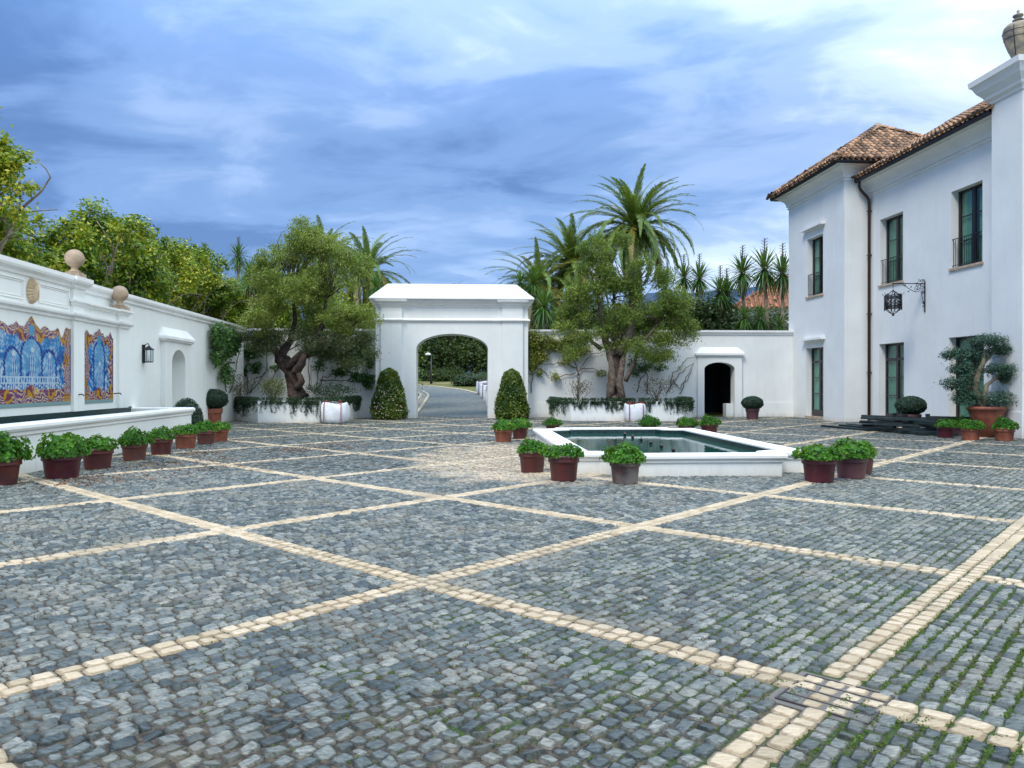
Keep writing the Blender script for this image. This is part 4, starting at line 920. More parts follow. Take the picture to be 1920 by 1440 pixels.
# far wing of house beyond the garden, orange roof
t = thing('garden_house', 'distant white house with an orange tiled hip roof behind the yuccas', 'house', R(-8), 12, 61, 1.5)
gx, gy = 9.0, 61
b = MB(); b.box(gx, gx + 16, gy, gy + 9, 1.5, 7.3); b.build('wall', M['plaster'], t)
b = MB(); P_ = [(gx - .6, gy - .6, 7.3), (gx + 16.6, gy - .6, 7.3), (gx + 16.6, gy + 9.6, 7.3), (gx - .6, gy + 9.6, 7.3), (gx + 6, gy + 4.5, 11.2), (gx + 10.4, gy + 4.5, 11.2)]
b.add(P_, [(0, 1, 5, 4), (1, 2, 5), (2, 3, 4, 5), (3, 0, 4), (0, 3, 2, 1)]); rr_ = b.build('roof', M['tile_far'], t)
b = MB()
def tf2(b, P0, P1, Q0, Q1, **k): tile_face(b, P0, P1, Q0, Q1, col=.36, row=.55)
tf2(b, P_[0], P_[1], P_[4], P_[5]); tf2(b, P_[3], P_[0], P_[4], P_[4]); kind(b.build('roof_tiles', M['tile_far'], rr_), 'stuff')
# urn on the entrance pier
uy, ux, uz = 21.9, PX + .35, 10.981
t = thing('stone_urn', 'weathered lidded stone urn bound with cords on top of the house pier', 'urn', TH, ux, uy, uz)
b = MB(); b.box(ux - .28, ux + .28, uy - .28, uy + .28, uz, uz + .12); b.lathe([(.2, .12), (.2, .15), (.11, .19), (.10, .22), (.13, .24)], (ux, uy, uz), 20); b.build('foot', M['urn'], t)
b = MB(); b.lathe([(.13, .24), (.18, .30), (.26, .48), (.33, .68), (.375, .86), (.395, .92), (.385, .935), (.40, .96), (.40, 1.03), (.385, 1.05), (.395, 1.08), (.37, 1.16), (.28, 1.25), (.15, 1.30), (.11, 1.33)], (ux, uy, uz), 28); b.build('body', M['urn'], t)
b = MB(); b.lathe([(.11, 1.33), (.15, 1.36), (.15, 1.38), (.08, 1.41), (.08, 1.44), (.14, 1.48), (.14, 1.52), (.05, 1.56), (.03, 1.60), (.045, 1.63), (.02, 1.67)], (ux, uy, uz), 20); b.build('lid', M['urn'], t)
b = MB(); b.lathe([(.402, .99), (.412, 1.0), (.402, 1.01)], (ux, uy, uz), 28, caps=False); b.lathe([(.365, .80), (.375, .81), (.368, .82)], (ux, uy, uz), 28, caps=False)
b.tube([(ux - .15, uy - .1, uz + 1.28), (ux - .31, uy - .235, uz + 1.13), (ux - .325, uy - .25, uz + .98), (ux - .27, uy - .21, uz + .68), (ux - .15, uy - .11, uz + .3)], .012, 6); b.build('cord', M['iron'], t)
# bracket lantern
by, bz = 26.85, 5.18
t = thing('iron_lantern', 'ornate black wrought iron lantern hanging from a scrolled bracket on the house wall', 'lantern', TH, MX, by, bz)
b = MB(); b.box(MX - .03, MX - .002, by - .02, by + .02, 4.15, bz + .06); b.box(MX - 1.24, MX - .031, by - .015, by + .015, bz - .015, bz + .015)
b.tube([(MX - .03, by, 4.42), (MX - .12, by, 4.7), (MX - .14, by, 4.83)], .011, 6); b.tube([(MX - .36, by, 4.87), (MX - .60, by, 4.99), (MX - .85, by, bz - .01)], .011, 6)
def scroll(c, r0, turns, ph, sgn=1):
    pts = []
    for k in range(int(18 * turns) + 1):
        a = ph + sgn * 2 * math.pi * k / 18; r_ = r0 * (1 - .8 * k / (18 * turns)); pts.append((c[0] + r_ * math.cos(a), by, c[1] + r_ * math.sin(a)))
    b.tube(pts, .010, 5)
for c_, r_, tn, ph, sg in (((MX - .13, 5.02), .085, 1, 0, 1), ((MX - .28, 4.98), .13, 1.5, 1.5, 1), ((MX - .10, 4.86), .075, 1.4, 3, -1), ((MX - .3, 5.13), .09, 1.2, 2.5, -1), ((MX - .14, 5.13), .08, 1, 1, 1), ((MX - .8, 5.12), .06, 1.2, 0, 1), ((MX - .07, 4.5), .05, 1.3, 2, 1), ((MX - .07, 4.38), .045, 1.2, 0, -1), ((MX - .12, 5.27), .07, 1.1, 0, 1), ((MX - .05, 5.28), .06, 1., 3, -1), ((MX - .2, 5.3), .06, 1, 2, 1)): scroll(c_, r_, tn, ph, sg)
for px_, pz_ in ((MX - .28, 4.98), (MX - .10, 4.87), (MX - .75, 5.10), (MX - .62, 4.9), (MX - .53, 5.06), (MX - .06, 4.47), (MX - .18, 5.14)):
    b.lathe([(.001, -.028), (.022, -.015), (.028, 0), (.022, .015), (.001, .028)], (px_, by, pz_), 8)
b.build('bracket', M['iron'], t)
lx_ = MX - 1.2; b = MB()
for k in range(7): b.box(lx_ - .008, lx_ + .008, by - .012 if k % 2 else by - .004, by + .012 if k % 2 else by + .004, bz - .02 - .035 * (k + 1), bz - .02 - .035 * k)
b.build('chain', M['iron'], t)
b = MB(); z0, z1 = 4.30, 4.74; hexp = [(lx_ + .29 * math.cos(math.pi * k / 3 + .2), by + .29 * math.sin(math.pi * k / 3 + .2)) for k in range(6)]
for k in range(6):
    p, q = hexp[k], hexp[(k + 1) % 6]
    b.tube([(p[0], p[1], z0 - .09), (p[0], p[1], z1)], .023, 5)
    for z_ in (z0, z0 + .06, z1 - .05, z1): b.tube([(*p, z_), (*q, z_)], .019, 4)
    b.tube([(*p, z1), (lx_ + (p[0] - lx_) * .45, by + (p[1] - by) * .45, z1 + .10), (lx_, by, z1 + .20)], .012, 5)
    b.tube([(*p, z0), (lx_ + (p[0] - lx_) * .5, by + (p[1] - by) * .5, z0 - .15), (lx_, by, z0 - .24)], .012, 5)
    b.tube([(*p, z1), (lx_ + (p[0] - lx_) * 1.18, by + (p[1] - by) * 1.18, z1 + .04), (lx_ + (p[0] - lx_) * 1.3, by + (p[1] - by) * 1.3, z1 + .09)], .009, 5)
    mid = ((p[0] + q[0]) / 2, (p[1] + q[1]) / 2)
    b.tube([(*mid, z0 + .05), (*mid, z1 - .05)], .018, 4)
    dv = Vector((q[0] - p[0], q[1] - p[1], 0)).normalized()
    for zc in (z0 + .11, z0 + .2, z1 - .11):
        for sg in (-1, 1):
            pts = [Vector((*mid, zc)) + dv * sg * (.07 + .045 * math.cos(a * .7)) + Vector((0, 0, .045 * math.sin(a * .7))) for a in range(9)]
            b.tube(pts, .013, 4)
    for f_ in (.35, .7):
        b.lathe([(.001, -.02), (.018, 0), (.001, .02)], (lx_ + (mid[0] - lx_) * f_ * 1.1, by + (mid[1] - by) * f_ * 1.1, z0 - .2 + f_ * .17), 6)
        b.lathe([(.001, -.026), (.024, 0), (.001, .026)], (lx_ + (p[0] - lx_) * (.4 + f_ * .7), by + (p[1] - by) * (.4 + f_ * .7), z1 + .05), 6)
b.lathe([(.001, -.30), (.035, -.28), (.045, -.25), (.02, -.22), (.03, -.2)], (lx_, by, z0), 10); b.build('cage', M['iron'], t)
b = MB(); b.tube([(lx_, by, z0 + .02), (lx_, by, z0 + .16)], .03, 8); b.build('candle_tube', M['lamp_white'], t)

# ============================================================ POOL
t = thing('fountain_pool', 'low white long pool with moulded rim and a forward bay, full of dark green water', 'pool', TH, 4.0, 17, 0)
px0, px1, py0, py1 = 1.88, 6.12, 13.48, 20.6; ba, bb_, bd = 2.5, 5.5, .45
def pool_path(inset=0.):
    p_ = []
    def c_(a, y, q, s_):  # shallow concave turn into the bay
        return [(a + (q - a) * k, y + s_ * k2) for k, k2 in ((0, 0), (.35, .12), (.7, .5), (1, 1))]
    i = inset
    pts = [(px0 + i, py0 + i)] + [(ba - .14, py0 + i), (ba - .03, py0 + i - .06), (ba + .02, py0 + i - .2), (ba + .03 + i, py0 - bd + i)] + [(bb_ - .03 - i, py0 - bd + i), (bb_ - .02, py0 + i - .2), (bb_ + .03, py0 + i - .06), (bb_ + .14, py0 + i), (px1 - i, py0 + i)]
    pts += [(px1 - i, py1 - i)] + [(bb_ + .14, py1 - i), (bb_ + .03, py1 - i + .06), (bb_ - .02, py1 - i + .2), (bb_ - .03 - i, py1 + bd - i), (ba + .03 + i, py1 + bd - i), (ba + .02, py1 - i + .2), (ba - .03, py1 - i + .06), (ba - .14, py1 - i), (px0 + i, py1 - i)]
    return pts
pp_ = pool_path()
b = MB(); b.sweep(pp_, [(-.26, -.05), (0, -.05), (0, .26), (-.26, .26)], closed=True); b.build('pool_wall', M['plaster'], t)
b = MB(); b.sweep(pp_, [(-.34, .22), (.0, .22), (.03, .235), (.03, .27), (.055, .285), (.075, .305), (.078, .35), (.06, .37), (-.33, .37), (-.345, .355)], closed=True); b.build('pool_rim', M['coping'], t)
b = MB(); b.sweep(pp_, [(-.352, .05), (-.35, .05), (-.35, .33), (-.352, .33)], closed=True); b.build('pool_lining', M['pool_tile'], t)
b = MB(); q_ = [(px0 + .1, py0 + .1), (px1 - .1, py0 + .1), (px1 - .1, py1 - .1), (px0 + .1, py1 - .1)]
b.add([(x, y, .235) for x, y in q_], [(0, 1, 2, 3)]); b.add([(ba + .1, py0 - bd + .1, .235), (bb_ - .1, py0 - bd + .1, .235), (bb_ - .1, py0 + .1, .235), (ba + .1, py0 + .1, .235)], [(0, 1, 2, 3)]); b.add([(ba + .1, py1 - .1, .235), (bb_ - .1, py1 - .1, .235), (bb_ - .1, py1 + bd - .1, .235), (ba + .1, py1 + bd - .1, .235)], [(0, 1, 2, 3)]); b.build('water', M['water'], t)
for k in range(6):
    yy = 15.0 + k * .93; b = MB(); b.lathe([(.035, .15), (.035, .28), (.05, .285), (.05, .30), (.018, .305), (.014, .34)], (4.1, yy, 0), 10); b.build('water_jet', M['steel'], t)

# ============================================================ POTS AND PLANTS
def geranium_mesh(seed, r, h):
    r2 = np.random.default_rng(seed); n = 820
    d = r2.normal(size=(n, 3)); d[:, 2] = np.abs(d[:, 2]) * .9 + .05; d /= np.linalg.norm(d, axis=1)[:, None]
    lump = 1 + .12 * np.sin(d[:, 0] * 7 + seed) + .10 * np.sin(d[:, 1] * 6 + seed * 2)
    P = d * np.array([r, r, h]) * (lump * r2.uniform(.78, 1.06, n))[:, None]; P[:, 2] -= .03
    V = []; Fc = []
    for i in range(n):
        nn = d[i] + r2.normal(0, .38, 3); nn /= np.linalg.norm(nn); a = np.cross(nn, [0, 0, 1.]); a /= np.linalg.norm(a) + 1e-9; b_ = np.cross(nn, a)
        s = r2.uniform(.019, .032); base = len(V); V.append(P[i] - nn * s * .35)
        for k in range(8):
            t_ = 2 * math.pi * k / 8; rr2 = s * (1 + r2.uniform(-.12, .12)); V.append(P[i] + (a * math.cos(t_) + b_ * math.sin(t_)) * rr2 + nn * s * (.22 if k % 2 else -.05))
        Fc += [(base, base + 1 + k, base + 1 + (k + 1) % 8) for k in range(8)]
    return mesh_np('foliage', np.array(V), np.array(Fc), False)
GER = [geranium_mesh(s, 1, .62) for s in (3, 5, 8, 13)] if False else [geranium_mesh(3, .32, .28), geranium_mesh(5, .345, .25), geranium_mesh(8, .32, .31), geranium_mesh(13, .335, .27)]
for g_ in GER: g_.materials.append(M['geranium'])
POTP = [(.78, 0), (.80, .01), (.80, .02), (.90, .66), (.93, .70), (.985, .715), (1.0, .76), (.985, .80), (.995, .87), (1.03, .93), (1.02, .99), (.96, 1.0), (.93, .97), (.90, .9)]
def pot(px, py, wrim, hgt, matn, label, gi, group, gs=1., name='potted_geranium', X=None, Y=None):
    """px, py: where the foot of the pot meets the paving in the photograph"""
    if X is None:
        X, Y = G(px, py); d_ = math.hypot(X, Y); rb = wrim / 2 * .8; X += X / d_ * rb; Y += Y / d_ * rb
    t = thing(name, label, 'potted plant', 0, X, Y, 0, group)
    b = MB(); b.lathe([(r_ * wrim / 2, z_ * hgt) for r_, z_ in POTP], (X, Y, 0), 28, caps=True); b.build('pot', M[matn], t)
    b = MB(); b.lathe([(.001, hgt * .93), (wrim / 2 * .89, hgt * .91)], (X, Y, 0), 20, caps=False); b.build('soil', M['soil'], t)
    o = bpy.data.objects.new('foliage', GER[gi % 4]); C.objects.link(o); o.parent = t; o.location = (0, 0, hgt * .97)
    o.rotation_euler = (0, 0, rnd.uniform(0, 6.3)); s_ = gs * wrim / .56; o.scale = (s_ * rnd.uniform(.92, 1.1), s_ * rnd.uniform(.92, 1.1), s_ * rnd.uniform(.78, 1.22))
    return t
g1 = 'potted geraniums along the wall fountain'; g2 = 'potted geraniums round the pool'; g3 = 'potted geraniums by the house'
pot(-4, 911, .66, .42, 'terracotta_red', 'dark red pot of bright geranium leaves cut by the left edge of the photo', 2, g1, 1.0)
pot(116, 898, .63, .42, 'pot_purple', 'widest dark maroon pot of geraniums before the near basin wall, over the cream band', 1, g1, 1.05)
pot(183, 880, .55, .385, 'terracotta_red', 'red pot of geraniums just beyond the wide maroon one along the basin', 0, g1, 1.02)
pot(252, 864, .52, .37, 'terracotta_brown', 'brownish pot of geraniums with dry leaves at its foot, middle of the basin row', 3, g1, 1.05)
pot(302, 853, .50, .37, 'terracotta_red', 'red pot of geraniums after the brownish one, before the paler trio at the basin end', 2, g1, .95)
pot(348, 841, .54, .38, 'terracotta', 'terracotta pot of geraniums standing before the end of the basin', 1, g1, 1.0)
pot(386, 833, .50, .36, 'terracotta_brown', 'pale brown pot of geraniums between two others past the basin corner', 0, g1, .95)
pot(413, 828, .46, .36, 'terracotta', 'last terracotta pot of geraniums in the basin row, nearest the heap of dry leaves', 3, g1, 1.05)
pot(998, 887, .50, .385, 'terracotta_red', 'dark red pot with a white fleck at the left side of the pool', 0, g2, 1.0)
pot(1057, 903, .52, .42, 'terracotta_red', 'red pot of geraniums at the front left corner of the pool', 1, g2, 1.0)
pot(1172, 908, .50, .38, 'pot_grey', 'grey stained pot of geraniums in front of the pool bay', 3, g2, 1.08)
pot(1536, 905, .55, .40, 'pot_purple', 'wine red pot of geraniums at the front right corner of the pool', 1, g2, 1.05)
pot(1596, 898, .54, .38, 'pot_violet', 'violet brown pot with a taller bush of geraniums right of the wine red one', 2, g2, 1.12)
pot(1613, 889, .48, .40, 'terracotta_brown', 'brown pot mostly hidden behind the violet one at the right of the pool', 0, g2, .8)
pot(944, 829, .52, .36, 'terracotta', 'terracotta pot of geraniums on sandy paving left of the pool, before its twin', 0, g2, 1.0)
pot(975, 823, .48, .36, 'terracotta_red', 'red pot of geraniums half behind the terracotta one left of the pool', 1, g2, 1.0)
pot(1036, 807, .50, .20, 'terracotta_brown', 'low pot of geraniums behind the far left corner of the pool', 2, g2, 1.0)
pot(1217, 807, .56, .20, 'terracotta_red', 'low pot of geraniums behind the middle of the pool', 3, g2, 1.0)
pot(1287, 812, .56, .26, 'terracotta_brown', 'pot of geraniums at the far right corner of the pool, hidden to its leaves', 1, g2, 1.0)
pot(1330, 814, .56, .32, 'terracotta_red', 'red pot of geraniums beyond the right long side of the pool', 0, g2, 1.0)
pot(1773, 821, .50, .34, 'pot_purple', 'purple pot of geraniums beside the dark timber pile', 2, g3, .95)
pot(1800, 817, .50, .34, 'pot_violet', 'dark pot of geraniums squeezed behind its neighbours under the bonsai tree', 3, g3, .95)
pot(1820, 826, .52, .36, 'terracotta', 'terracotta pot of geraniums in front of the big bonsai planter', 1, g3, 1.0)
pot(1883, 827, .53, .36, 'terracotta', 'terracotta pot of geraniums right of the big bonsai planter', 0, g3, .98)
# clipped box balls
def ball_leaves(t, c, rx, rz, n, size, matn, name='foliage', dome=False):
    d = rng.normal(size=(n, 3)); d /= np.linalg.norm(d, axis=1)[:, None]
    if dome: d[:, 2] = np.abs(d[:, 2])
    lump = 1 + .02 * np.sin(d[:, 0] * 5) * np.sin(d[:, 2] * 6 + 1)
    P = np.array(c) + d * np.array([rx, rx, rz]) * (lump * rng.uniform(.93, 1.03, n))[:, None]
    b = MB(); b.lathe([(rx * .94 * math.sin(math.pi * k / 12) + .001, -rz * .94 * math.cos(math.pi * k / 12)) for k in range(13)], c, 20)
    core = b.build(name, M[matn], t, True)
    V, Fq = leaf_mesh(P, size, .6, 0, .5, out=d * .6)
    np_obj('leaves', (V, Fq), M[matn], core if t is not None else None)
    return core
def topiary(px, py, wb, hb_, zc, potw, poth, matn, label, leafw=.045, grp=None, X=None, Y=None):
    if X is None:
        X, Y = G(px, py); Y += potw * .4
    t = thing('box_ball', label, 'topiary', 0, X, Y, 0, grp)
    b = MB(); b.lathe([(r_ * potw / 2, z_ * poth) for r_, z_ in POTP], (X, Y, 0), 24); b.build('pot', M[matn], t)
    ball_leaves(t, (X, Y, zc), wb / 2, hb_ / 2, 5200, leafw, 'box')
    return t
topiary(399, 789, 1.13, .78, .98, .72, .62, 'terracotta', 'dark clipped box ball in a terracotta pot at the corner past the fountain basin', X=-11.5, Y=29.6)
# box dome behind the basin end
X_, Y_ = -10.1, 23.9
t = thing('box_dome', 'large dark clipped box dome behind the far end of the basin', 'topiary', 0, X_, Y_, 0)
ball_leaves(t, (X_, Y_, .30), .50, .82, 6000, .05, 'box')
topiary(1414, 787, .92, .60, .72, .60, .52, 'pot_violet', 'small clipped box ball in a dark pot right of the arched door')
topiary(1695, 800, .92, .62, .86, .62, .58, 'pot_violet', 'wide clipped box ball rising out of the dark timber pile', X=13.05, Y=25.2)
# dark timber pile
t = thing('timber_pile', 'untidy pile of dark green boards round a box ball before the house', 'timber pile', 0, 12.6, 25, 0)
for (xa, ya, xb, yb, z_, w_, h_) in [
    (11.85, 27.7, 12.55, 23.3, .06, .22, .10), (12.1, 27.6, 12.9, 23.2, .07, .22, .12), (12.5, 27.3, 13.3, 23.1, .06, .2, .10), (12.0, 26.4, 13.9, 25.9, .16, .18, .09), (12.1, 24.1, 14.0, 23.9, .16, .18, .09),
    (11.55, 25.6, 14.2, 24.0, .28, .2, .07), (11.9, 26.3, 14.0, 24.6, .27, .2, .08), (11.75, 25.0, 13.9, 23.3, .26, .2, .08), (12.4, 26.6, 12.9, 23.5, .37, .2, .08), (13.6, 26.3, 13.8, 23.5, .36, .2, .09),
    (11.5, 25.4, 14.1, 24.3, .46, .22, .07), (11.8, 24.8, 14.2, 23.6, .45, .18, .07), (11.9, 26.2, 13.4, 25.1, .46, .18, .08), (13.0, 24.2, 14.4, 23.4, .53, .18, .06), (11.3, 28.0, 12.1, 25.4, .03, .2, .06)]:
    b = MB(); d = Vector((xb - xa, yb - ya, rnd.uniform(-.05, .05))); b.obox(((xa + xb) / 2, (ya + yb) / 2, z_), d, (0, 0, 1), d.length, w_, h_); b.build('board', M['timber'], t)
b = MB()
for dx_ in (-.36, .36):
    for dy_ in (-.36, .36): b.box(13.05 + dx_ - .05, 13.05 + dx_ + .05, 25.2 + dy_ - .05, 25.2 + dy_ + .05, 0, .60)
b.build('post', M['timber'], t)

def tree_branches(b, base, tips, r0, r1=.02, seg=7, wob=.12, n=6, mid=None, flute=0.):
    for tp in tips:
        p0, p1 = Vector(base), Vector(tp); L_ = (p1 - p0).length; pts = []
        side = Vector((rnd.gauss(0, 1), rnd.gauss(0, 1), rnd.gauss(0, .4))) * wob * L_
        for k in range(n + 1):
            t_ = k / n; pts.append(p0.lerp(p1, t_) + side * math.sin(math.pi * t_) + Vector((rnd.gauss(0, 1), rnd.gauss(0, 1), rnd.gauss(0, 1))) * .02 * L_ * (0 < k < n) + Vector((0, 0, .10 * L_ * math.sin(math.pi * t_))))
        b.tube(pts, [r0 + (r1 - r0) * (k / n) ** .7 for k in range(n + 1)], seg, noise=.08)
# bonsai in big pot
X_, Y_ = 14.15, 22.95
t = thing('potted_bonsai_tree', 'cloud pruned grey green tree in a big terracotta planter by the house door', 'potted tree', 0, X_, Y_, 0)
b = MB(); b.lathe([(.36, 0), (.38, .28), (.40, .30), (.44, .62), (.50, .78), (.52, .80), (.54, .82), (.54, .88), (.51, .90), (.48, .89), (.46, .82)], (X_, Y_, 0), 32); b.build('planter', M['terracotta'], t)
b = MB(); b.lathe([(.001, .86), (.47, .84)], (X_, Y_, 0), 20, caps=False); b.build('soil', M['soil'], t)
def bp(px, py, dy=0.): 
    x, y, z = at(px, py, Y_ + dy); return (x, y, z)
b = MB()
b.tube([bp(1845, 775), bp(1838, 755), bp(1828, 730), bp(1832, 705), bp(1843, 680), bp(1846, 655)], [.14, .11, .10, .085, .06, .03], 9, .08, .15)
b.tube([bp(1848, 775, -.05), bp(1846, 745, -.1), bp(1850, 722, -.1), bp(1868, 708, -.1), bp(1890, 703, -.1)], [.09, .075, .06, .045, .02], 8, .08)
b.tube([bp(1836, 745), bp(1815, 725, .1), bp(1798, 712, .2), bp(1782, 722, .2)], [.07, .05, .04, .02], 7, .08)
b.tube([bp(1843, 682), bp(1862, 662), bp(1880, 648), bp(1897, 650)], [.05, .04, .03, .015], 7, .08)
b.tube([bp(1832, 705), bp(1812, 690, .2), bp(1795, 668, .2), bp(1782, 664, .2)], [.05, .04, .03, .015], 7, .08)
b.tube([bp(1846, 745), bp(1870, 752, -.2), bp(1885, 742, -.2)], [.05, .03, .015], 7, .08)
b.build('trunk', M['bark_pale'], t)
def pads(t, lst, n, size, matn, clump, Y0, name='foliage_pad'):
    for (px, py, rx, ry, dy) in lst:
        x, y, z = at(px, py, Y0 + dy); k = Y0 / F
        P, od, _ = blob_points([(x, y, z, rx * k, rx * k * .9, ry * k)], n, clump=clump, per=14, hollow=.15)
        V, Fq = leaf_mesh(P, size, .55, .3, .4, out=od * .5); np_obj(name, (V, Fq), M[matn], t)
pads(t, [(1852, 638, 30, 11, 0), (1885, 655, 28, 9, 0), (1795, 664, 27, 9, .2), (1880, 692, 36, 12, -.2), (1806, 692, 22, 9, .1), (1800, 718, 32, 14, .2), (1895, 708, 20, 9, -.1), (1870, 747, 34, 15, -.2), (1815, 745, 26, 16, .1), (1835, 665, 22, 12, .2)], 2900, .05, 'bonsai', .075, Y_)
# ---- cone bushes at the gate
def cone_bush(X, Y, w, h, label, flowers, n=15000, matn='camellia'):
    t = thing('flowering_cone_bush' if flowers else 'clipped_cone_bush', label, 'bush', 0, X, Y, 0, 'cone bushes beside the gateway')
    z = rng.uniform(0, 1, n) ** .9; prof_ = np.interp(z, [0, .12, .35, .6, .8, .93, 1], [.88, 1.0, .9, .72, .56, .42, .05])
    a = rng.uniform(0, 2 * math.pi, n); rr2 = w / 2 * prof_ * (rng.uniform(.84, 1.02, n) + .06 * np.sin(a * 5 + z * 12) + .03 * np.sin(a * 11 - z * 25) + rng.normal(0, .03, n))
    d = np.stack([np.cos(a), np.sin(a), np.full(n, .25)], 1)
    P = np.stack([X + rr2 * np.cos(a), Y + rr2 * np.sin(a), .03 + z * h], 1)
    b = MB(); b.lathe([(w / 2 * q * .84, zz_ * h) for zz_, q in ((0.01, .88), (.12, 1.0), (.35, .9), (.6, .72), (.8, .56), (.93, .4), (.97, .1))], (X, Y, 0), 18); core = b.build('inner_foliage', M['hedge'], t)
    V, Fq = leaf_mesh(P, .085, .55, .1, .5, out=d * .5); np_obj('foliage', (V, Fq), M[matn], t)
    if flowers:
        b = MB()
        for k in range(70):
            zz_ = rnd.random() ** 1.5 * .62; aa = rnd.uniform(-2.9, -.2); q = np.interp(zz_, [0, .12, .35, .6], [.88, 1.0, .9, .72]) * w / 2 * 1.01
            c_ = (X + q * math.cos(aa), Y + q * math.sin(aa), .05 + zz_ * h); b.lathe([(.001, -.02), (.028, -.008), (.03, .008), (.001, .02)], c_, 6)
        b.build('blossom', M['petal'], t)
gx_, gy_ = fr(TH, 0, 34.2)
cone_bush(-5.42, 34.0, 1.60, 2.22, 'cone shaped camellia bush with pale flowers left of the gateway', True)
cone_bush(-.01, 33.9, 1.52, 2.18, 'cone shaped clipped bush without flowers right of the gateway', False)
# ---- planters
def planter(path, label, z1=.86):
    t = thing('raised_planter', label, 'planter', 0, path[1][0], path[1][1], 0, 'white raised planters under the olive trees')
    b = MB(); b.sweep(path, [(-.16, -.05), (0, -.05), (0, z1), (-.16, z1)]); b.build('planter_wall', M['plaster'], t)
    ps = list(path); b = MB(); b.prism([(x + .0, y + .14) for x, y in ps], .3, z1 - .08); b.build('soil', M['soil'], t)
    return t
def wy(X, off=0.):  # Y of back wall face at world X
    return (CW - off + X * math.sin(TH)) / math.cos(TH)
LP = [(-12.02, 33.2), (-10.25, 31.05), (-7.75, 31.0), (-7.05, 32.6), (-7.0, wy(-7.) - .02)]
planter(LP, 'white angular raised planter under the dark leaning olive, left of the gateway', .87)
RP = [(1.75, wy(1.75) - .02), (1.85, 33.6), (2.5, 32.5), (7.15, 32.2), (7.75, 33.2), (7.85, wy(7.8) - .02)]
planter(RP, 'white angular raised planter under the twisted olive, right of the gateway', .82)
# rosemary cascading over the rims
def rosemary(path, z1, spans, label, dens=1.):
    P = []; T_ = []
    segs = [(Vector(path[i]), Vector(path[i + 1])) for i in range(len(path) - 1)]
    tot = sum((q - p).length for p, q in segs)
    for lo, hi, drop, nn in spans:
        for k in range(nn):
            s_ = rnd.uniform(lo, hi) * tot
            for p, q in segs:
                l_ = (q - p).length
                if s_ <= l_: break
                s_ -= l_
            c = p.lerp(q, min(1, s_ / l_)); dd = (q - p).normalized(); nrm = Vector((dd.y, -dd.x))
            L_ = drop * rnd.uniform(.15, 1.0); m_ = int(26 + 60 * L_)
            back = rnd.uniform(.05, .35)
            for j in range(m_):
                f_ = j / m_
                if f_ < .3: z_ = z1 + .10 * math.sin(f_ / .3 * math.pi) + rnd.uniform(-.02, .06); o_ = -back * (1 - f_ / .3) + .06
                else: z_ = z1 - L_ * (f_ - .3) / .7; o_ = .05 + .04 * math.sin(f_ * 6 + k)
                x = c.x + nrm.x * o_ + rnd.gauss(0, .022) + .05 * math.sin(k + f_ * 3); y = c.y + nrm.y * o_ + rnd.gauss(0, .02)
                P.append((x, y, z_))
    t = thing('trailing_rosemary', label, 'plant', 0, path[1][0], path[1][1], z1)
    V, Fq = leaf_mesh(P, .075, .32, .0, .4, droop=1.2); np_obj('foliage', (V, Fq), M['rosemary'], t)
rosemary(LP, .87, [(.0, .22, .75, 75), (.22, .42, .55, 16), (.42, .60, .75, 42), (.62, .70, .65, 12), (.72, .86, .30, 14), (.86, 1., .55, 40), (0, 1, .16, 260)], 'dark rosemary trailing over the left planter rim')
rosemary(RP, .82, [(.10, .26, .75, 50), (.26, .42, .38, 30), (.40, .56, .5, 60), (.60, .80, .55, 66), (.80, .93, .7, 46), (0, 1, .16, 300)], 'dark rosemary trailing over the right planter rim')
# low shrubs in the planters
def shrub(px, py, rx, ry, Y, n, matn, label, twig=True, size=.055, clump=.13, name='low_shrub', base=.8):
    x, y, z = at(px, py, Y); k = Y / F
    t = thing(name, label, 'shrub', 0, x, Y, base)
    if twig:
        b = MB(); tips = [(x + rnd.uniform(-.8, .8) * rx * k, Y + rnd.uniform(-.3, .3), z + rnd.uniform(-.2, .8) * ry * k) for _ in range(14)]
        tree_branches(b, (x, Y, base - .05), tips, .018, .006, 4, .15, 4); b.build('stems', M['vine'], t)
    P, od, _ = blob_points([(x, y, z, rx * k, min(.5, rx * k), ry * k)], n, clump=clump, per=10, hollow=.3)
    P = P[P[:, 2] > base - .05]
    V, Fq = leaf_mesh(P, size, .6, .2, .4); np_obj('foliage', (V, Fq), M[matn], t)
    return t
shrub(448, 722, 28, 22, 32.6, 900, 'shrub_brown', 'thin reddish shrub at the left end of the left planter')
shrub(512, 726, 24, 20, 32.4, 1900, 'climber_yellow', 'yellow green shrub just left of the leaning olive trunk')
shrub(622, 732, 48, 13, 32.6, 3200, 'rosemary', 'spreading dark shrub right of the leaning olive trunk', base=.82)
shrub(1085, 725, 26, 16, 33.6, 750, 'shrub_brown', 'thin reddish shrub left of the twisted olive trunk')
shrub(1232, 726, 36, 17, 33.6, 950, 'shrub_brown', 'thin reddish shrub right of the twisted olive trunk')
